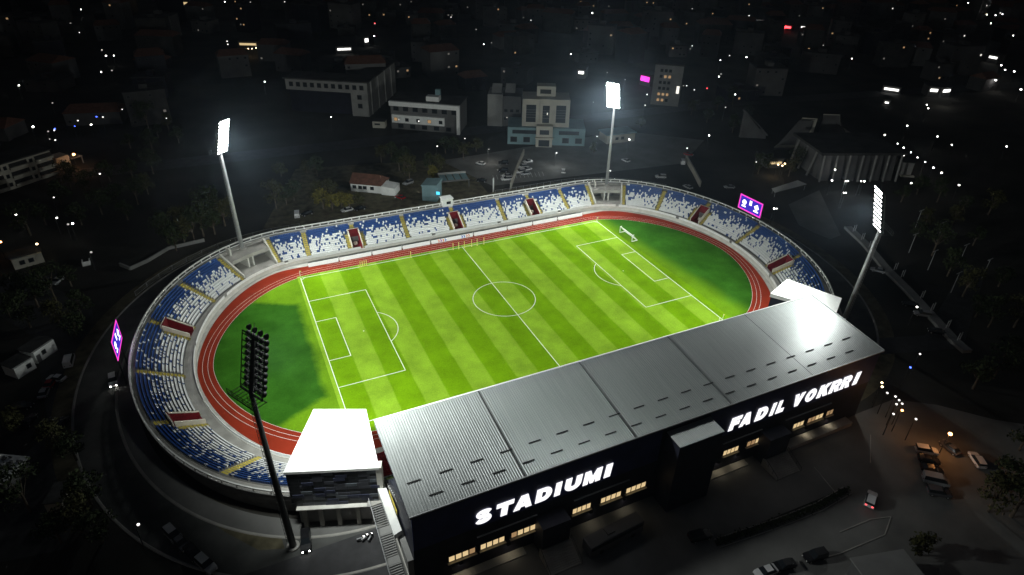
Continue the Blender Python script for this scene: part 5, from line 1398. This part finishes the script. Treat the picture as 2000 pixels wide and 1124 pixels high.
# ------------------------------------------------------------------ trees
def tree_mesh(seed, m, h, rad):
    rnd = random.Random(seed); mb = MB(); tr = MB()
    tr.tube((0,0,-0.05),(0,0,h*0.45),0.28,0.18,8)
    cl = []
    for k in range(9):
        a, z = rnd.uniform(0,2*PI), h*rnd.uniform(0.4,0.92); q = rad*rnd.uniform(0.25,0.8)*(1-abs(z/h-0.6))
        c = Vector((q*math.cos(a),q*math.sin(a),z)); cl.append((c, rad*rnd.uniform(0.28,0.5))); tr.tube((0,0,h*rnd.uniform(0.3,0.44)),c,0.10,0.03,5)
    cl.append((Vector((0,0,h*0.9)),rad*0.4))
    for c, r in cl:
        for _ in range(70):
            d = Vector((rnd.gauss(0,1),rnd.gauss(0,1),rnd.gauss(0,0.8))).normalized()*r*rnd.uniform(0.4,1.08); p = c+d
            e1 = Vector((rnd.gauss(0,1),rnd.gauss(0,1),rnd.gauss(0,1))).normalized(); e2 = e1.cross(Vector((rnd.gauss(0,1),rnd.gauss(0,1),rnd.gauss(0,1)))).normalized(); s_ = rnd.uniform(0.22,0.5)
            mb.poly([p-e1*s_,p-e2*s_*0.5,p+e1*s_,p+e2*s_*0.5])
    return mb, tr
TP = []
def tree_proto(seed, m, h, rad):
    mb, tr = tree_mesh(seed, m, h, rad); r = empty('leafy_tree'); tr.build('trunk','bark',r); mb.build('crown',m,r); r['fresh'] = 1; return r
TP = [tree_proto(1,'leaf0',8,3.6), tree_proto(2,'leaf1',9,4.0), tree_proto(3,'leaf2',6.5,3.2), tree_proto(4,'leaf0',11,4.4), tree_proto(5,'leaf1',6,3.0)]
KINDN = ['dark green bushy','olive tall','yellowing small','large dark','olive small']
tl = []
for u,v,k in [(632,408,2),(650,412,2),(668,405,2),(684,409,2),(620,400,1),(700,404,4),(646,398,1),(790,340,3),(800,352,1),(780,333,0),(846,352,2),(856,345,1),(838,336,0),(870,300,0),(905,312,1),(380,470,3),(362,478,1),(398,462,3),(420,458,0),(345,490,0),(330,478,3),(440,442,1),(410,432,3),(376,440,0),(356,455,1),(560,400,0),(540,408,1),(575,392,0),(885,300,0),(765,310,0),(745,318,1),(930,296,4),(550,345,4),(600,338,4),(620,345,0),
  (250,430,0),(270,400,3),(230,400,0),(290,380,1),(200,420,3),(160,440,0),(120,400,0),(180,380,3),(140,370,1),(215,355,0),(90,440,0),(60,460,3),(260,350,0),(300,340,3),
  (310,270,0),(290,250,3),(330,255,1),(270,240,0),(350,280,0),(300,300,3),(255,290,0),
  (75,600,0),(110,590,3),(140,560,0),(40,590,0),(160,620,0),(120,640,1),(60,640,3),(20,620,0),(150,660,0),
  (150,900,0),(120,880,1),(30,840,4),(180,990,0),(160,1040,1),(120,1060,0),(60,1000,3),(200,1060,0),
  (1785,470,0),(1805,445,1),(1820,500,3),(1850,540,0),(1880,580,1),(1905,620,0),(1930,640,3),(1950,560,0),(1900,480,0),(1860,440,1),(1960,700,0),(1940,740,3),(1900,760,0),(1980,640,1),
  (1500,330,0),(1540,345,1),(1550,330,3),(1480,340,0),(1560,318,0),(1790,380,0),(1830,395,3),(1880,410,0),(1930,420,1),(1760,395,0),
  (1960,960,0),(1975,1010,3),(1930,1000,1),(1990,880,0),(1795,1085,4),
  (1400,215,0),(1430,205,3),(1460,230,0),(1350,225,1),(1380,240,0),(1250,250,4),(1160,300,4),(1430,260,0)]: tl.append((u,v,k))
tg = {}
for t in tl:
    u, v, k = t; rg = region(u,v) if v < 560 else ('on the left lot below the scoreboard' if u < 300 and v < 760 else ('at the lower left corner' if u < 300 else ('beyond the right retaining wall' if v < 700 else ('right of the main stand end' if v < 800 else 'at the lower right corner'))))
    tg.setdefault((rg,k),[]).append(t)
for (rg,k),L_ in tg.items():
    L_.sort()
    for i,(u,v,_) in enumerate(L_):
        o = TP[k]
        if o.get('fresh'): del o['fresh']
        else: o = copy_tree(TP[k])
        for kx in ('label','category','group'):
            if kx in o: del o[kx]
        p = at(u,v,0); s_ = random.uniform(0.8,1.15); o.location = (p.x,p.y,0); o.rotation_euler = (0,0,random.uniform(0,6)); o.scale = (s_,s_,s_*random.uniform(0.9,1.1))
        rk = rank(i,len(L_)); tag(o, '%s tree %s%s' % (KINDN[k], rg, ', '+rk if rk else ''), 'tree', 'trees around the stadium')
for o in TP:
    if o.get('fresh'):
        for ch in list(o.children): bpy.data.objects.remove(ch)
        bpy.data.objects.remove(o)

# ------------------------------------------------------------------ street lamps
LP = {}
def lamp_proto(m, r, h):
    key = (m, r, h)
    if key not in LP:
        o = empty('street_lamp'); MB().tube((0,0,-0.05),(0,0,h),0.09,0.06,6).build('pole','darksteel',o); MB().bar((0,0,h),(0.5,0,h+0.15),0.12).build('arm','darksteel',o)
        MB().ball((0.5,0,h+0.1),r,10,6,0,0.8).build('lamp_head',m,o); o['fresh'] = 1; LP[key] = o
    return LP[key]
white = [(89,4),(104,3.5),(158,19),(155,64),(199,98),(207,109.5),(222.5,109),(218.5,138),(197.5,141),(64.5,248),(94,257),(106,255),(102.5,201.5),(201,229),(152,236),(178,244),(238.5,214),(283,185.5),(325,231.5),(443.5,81),(445,87),(472,31),(97,272),(108,274),(37,167),(439,4),(489,4.5),
 (556,4),(620,14),(651,30),(694,24),(732,47),(731,71),(861,50),(881,34),(930,58),(960,84),(945,87),(517,160),(647,229),(779,234),(818,237),(908,271),(897,230),
 (1037,40),(1157,26),(1115,106),(1352,18),(1352,90),(1348,96),(1463,31),(1470,40),(1186,142),(1159,200),(1260,206),(1264,185),(1221,156),(1320,167),(1335,168),(1341,168),(1356,176),(1404,150),(1408,145),(1425,109),(1407,118),(1458,112),(1438,79),(1448,166),(1481,126),(1483,134),(1481,141.5),(1482,150),(1436,185),(1493,90),(1497,60),(1385,265),(1166,267),(1229,273),(1417,210),(1068,225),(1050,196),(990,230),
 (1506,49),(1608,89),(1606.5,99),(1568,81),(1598,107),(1664,115),(1891,6),(1899,20.5),(1881,28.5),(1927.5,29),(1944.5,30),(1958,28),(1985.5,31),(1999,31),(1935.5,46),(1979,70),(1888,87),(1906.5,114),(1955.5,128),(1963,137),(1981,140),(1945,157),(1994,175),(1810,205),(1813,212),(1772,246),(1728,264),(1831,267),
 (105,386),(195,340),(31,419),(111,426),(133,438.5),(142,437),(178,493),(20,542),
 (1753,281),(1765,289),(1779,298),(1792,308),(1807,317),(1823,328),(1839,338),(1764.5,304),(1779.5,358),(1873,362),(1859,283.5),(1966,286.5),(1625,353),(1652,354),(1656,354),(1682,354.5),(1688,354.5),(1631,332),(1648,377),(1652,377),(1512,408),(1517,408),(1477,317),(1342,290),
 (1797,692),(1749,775),(1733,768),(1756,782),(1751,790),(1762,789),(1745,809),(1789,819),(1791,600),(854,286),(270,1025),(1192,334),(955,292),(1087,299)]
M['lamp_pale'] = emit('pale street lamp', (1.0, 0.97, 0.92), 2.2); M['lamp_faint'] = emit('faint street lamp', (1.0, 0.96, 0.88), 0.6)
rl = random.Random(3)
def lkind(u, v):
    if (1745 < u and 60 < v < 690) or (u > 1880 and v < 60) or (1590 < u < 1700 and v > 320): return 'lamp_white'
    if u > 1690 and v > 690: return 'lamp_pale'
    return rl.choices(['lamp_white','lamp_pale','lamp_faint'], [0.4,0.35,0.25])[0]
white = [(u,v,lkind(u,v)) for u,v in white]
warm = [(290,210.5),(485,95.5),(492,95.5),(500,94),(510,95),(72,477),(1520,322),(1528,324),(1722.5,748),(1723,756),(1533,320),(1700,700)]
warm = [(u,v,'lamp_warm') for u,v in warm]
other = [(144,302,'lamp_orange'),(1,473,'lamp_orange'),(1762,802,'lamp_orange'),(1856,848,'lamp_orange'),(188.5,228.5,'lamp_blue'),(146,247,'lamp_blue'),(107,252,'lamp_blue'),(1778,718,'lamp_blue'),(1533,56,'lamp_red'),(1381,173,'lamp_red'),(732,46,'lamp_red')]
CN = dict(lamp_white='bright white', lamp_pale='small white', lamp_faint='faint white', lamp_warm='warm yellow', lamp_orange='orange', lamp_blue='blue', lamp_red='red')
def lreg(u,v):
    if u < 260 and v < 200: return 'above the far left quarter'
    if u < 360 and v < 320: return 'above the pale apartment block'
    if u < 300 and v < 600: return 'on the dark lot left of the bowl'
    if 1745 < u < 1845 and 275 < v < 345: return 'in the diagonal street lamp row'
    if 1600 < u < 1700 and 320 < v < 390: return 'in front of the ribbed hall'
    if u > 1860 and v < 60: return 'along the top right boulevard'
    if u > 1860 and v < 200: return 'by the right edge junction'
    if 1700 < u and 60 <= v < 380: return 'beyond the ribbed hall'
    if u > 1700 and v > 600: return 'right of the main stand end'
    if 1395 < u < 1500 and v < 240: return 'left of the sail roofs'
    if 1500 <= u < 1700 and v < 240: return 'above the sail roofs'
    if v > 900: return 'at the lower left'
    return region(u,v)
lg = {}
for t in white+warm+other: lg.setdefault((lreg(t[0],t[1]),t[2]),[]).append(t)
for (rg,m),L_ in lg.items():
    L_.sort()
    for i,(u,v,_) in enumerate(L_):
        near_ = v > 270; h = 7.0 if not near_ else 6.0; d = (at(u,v,h)-cam_v).length
        r = (0.26 if d < 220 else (0.32 if d < 400 else (0.38 if d < 560 else 0.46)))*rl.uniform(0.8, 1.15)
        r = round(r*12)/12
        if (u,v) in ((1945,157),(1994,175),(64.5,248),(1856,848),(144,302)): r *= 1.6
        o = lamp_proto(m, r, h)
        if o.get('fresh'): del o['fresh']
        else: o = copy_tree(o)
        for kx in ('label','category','group'):
            if kx in o: del o[kx]
        p = at(u,v,h+0.1); o.location = (p.x-0.5,p.y,0)
        rk = rank(i,len(L_)); tag(o, '%s street lamp %s%s' % (CN[m], rg, ', '+rk if rk else ''), 'street lamp', 'street lamps in the dark city')
# real light from the lamps that visibly light their surroundings
def glow(u, v, h, w, col, r=0.3):
    p = at(u,v,h); L_ = bpy.data.lights.new('street_lamp_light','POINT'); L_.energy = w; L_.color = col; L_.shadow_soft_size = r
    o = bpy.data.objects.new('street_lamp_light', L_); C.objects.link(o); o.location = (p.x, p.y, h-0.7)
glow(1856,848,6.1,450,(1,0.40,0.12)); glow(1762,802,6.1,120,(1,0.42,0.12)); glow(144,302,6.1,250,(1,0.5,0.25))
glow(1087,299,6.5,700,(0.95,1,0.98)); glow(955,292,6.5,500,(1,0.97,0.9)); glow(1192,334,6.5,300,(0.95,1,0.98)); glow(1515,330,4,200,(1,0.7,0.35)); glow(1650,356,6,300,(0.95,1,0.97)); glow(1850,190,6,350,(1,0.98,0.9)); glow(485,96,5,200,(1,0.65,0.3)); glow(1945,158,7,300,(1,0.95,0.9))

# ------------------------------------------------------------------ sky, light, camera
w = bpy.data.worlds.new('World'); scene.world = w; w.use_nodes = True
nt = w.node_tree; bg = nt.nodes['Background']; sky = nt.nodes.new('ShaderNodeTexSky'); sky.sky_type = 'NISHITA'; sky.sun_disc = False
sky.sun_elevation = math.radians(-2.0); sky.sun_rotation = math.radians(200); nt.links.new(sky.outputs[0], bg.inputs[0]); bg.inputs[1].default_value = SKYS
cd = bpy.data.cameras.new('camera'); cam = bpy.data.objects.new('camera', cd); C.objects.link(cam)
cd.sensor_width = 36; cd.lens = 36*FPX/2000; cd.shift_x = -(PPX-1000)/2000; cd.shift_y = (PPY-562)/2000; cd.clip_end = 6000; cd.clip_start = 1
m = Matrix((AR, AU, -AF)).transposed().to_4x4(); m.translation = (CX, CY, CZ); cam.matrix_world = m
scene.camera = cam
vs = scene.view_settings; vs.view_transform = 'Standard'; vs.look = 'None'; vs.gamma = 1; vs.exposure = EXPO; vs.use_curve_mapping = False
cy = scene.cycles; cy.use_denoising = True; cy.max_bounces = 5; cy.diffuse_bounces = 2; cy.glossy_bounces = 2; cy.transparent_max_bounces = 6; cy.sample_clamp_indirect = 4

# thin night air: lets the floodlight beams glow
hz = MB().box((300,420,58),(2600,2400,124)).build('haze', 'line'); hz.data.materials.clear()
hm = bpy.data.materials.new('night haze'); hm.use_nodes = True; n_ = hm.node_tree; n_.nodes.clear()
ho = n_.nodes.new('ShaderNodeOutputMaterial'); pv = n_.nodes.new('ShaderNodeVolumePrincipled'); pv.inputs['Color'].default_value = (0.62,0.80,1.0,1); pv.inputs['Density'].default_value = HAZE; pv.inputs['Anisotropy'].default_value = 0.78
n_.links.new(pv.outputs[0], ho.inputs['Volume']); hz.data.materials.append(hm); tag(hz, kind='stuff')
cy.volume_bounces = 0
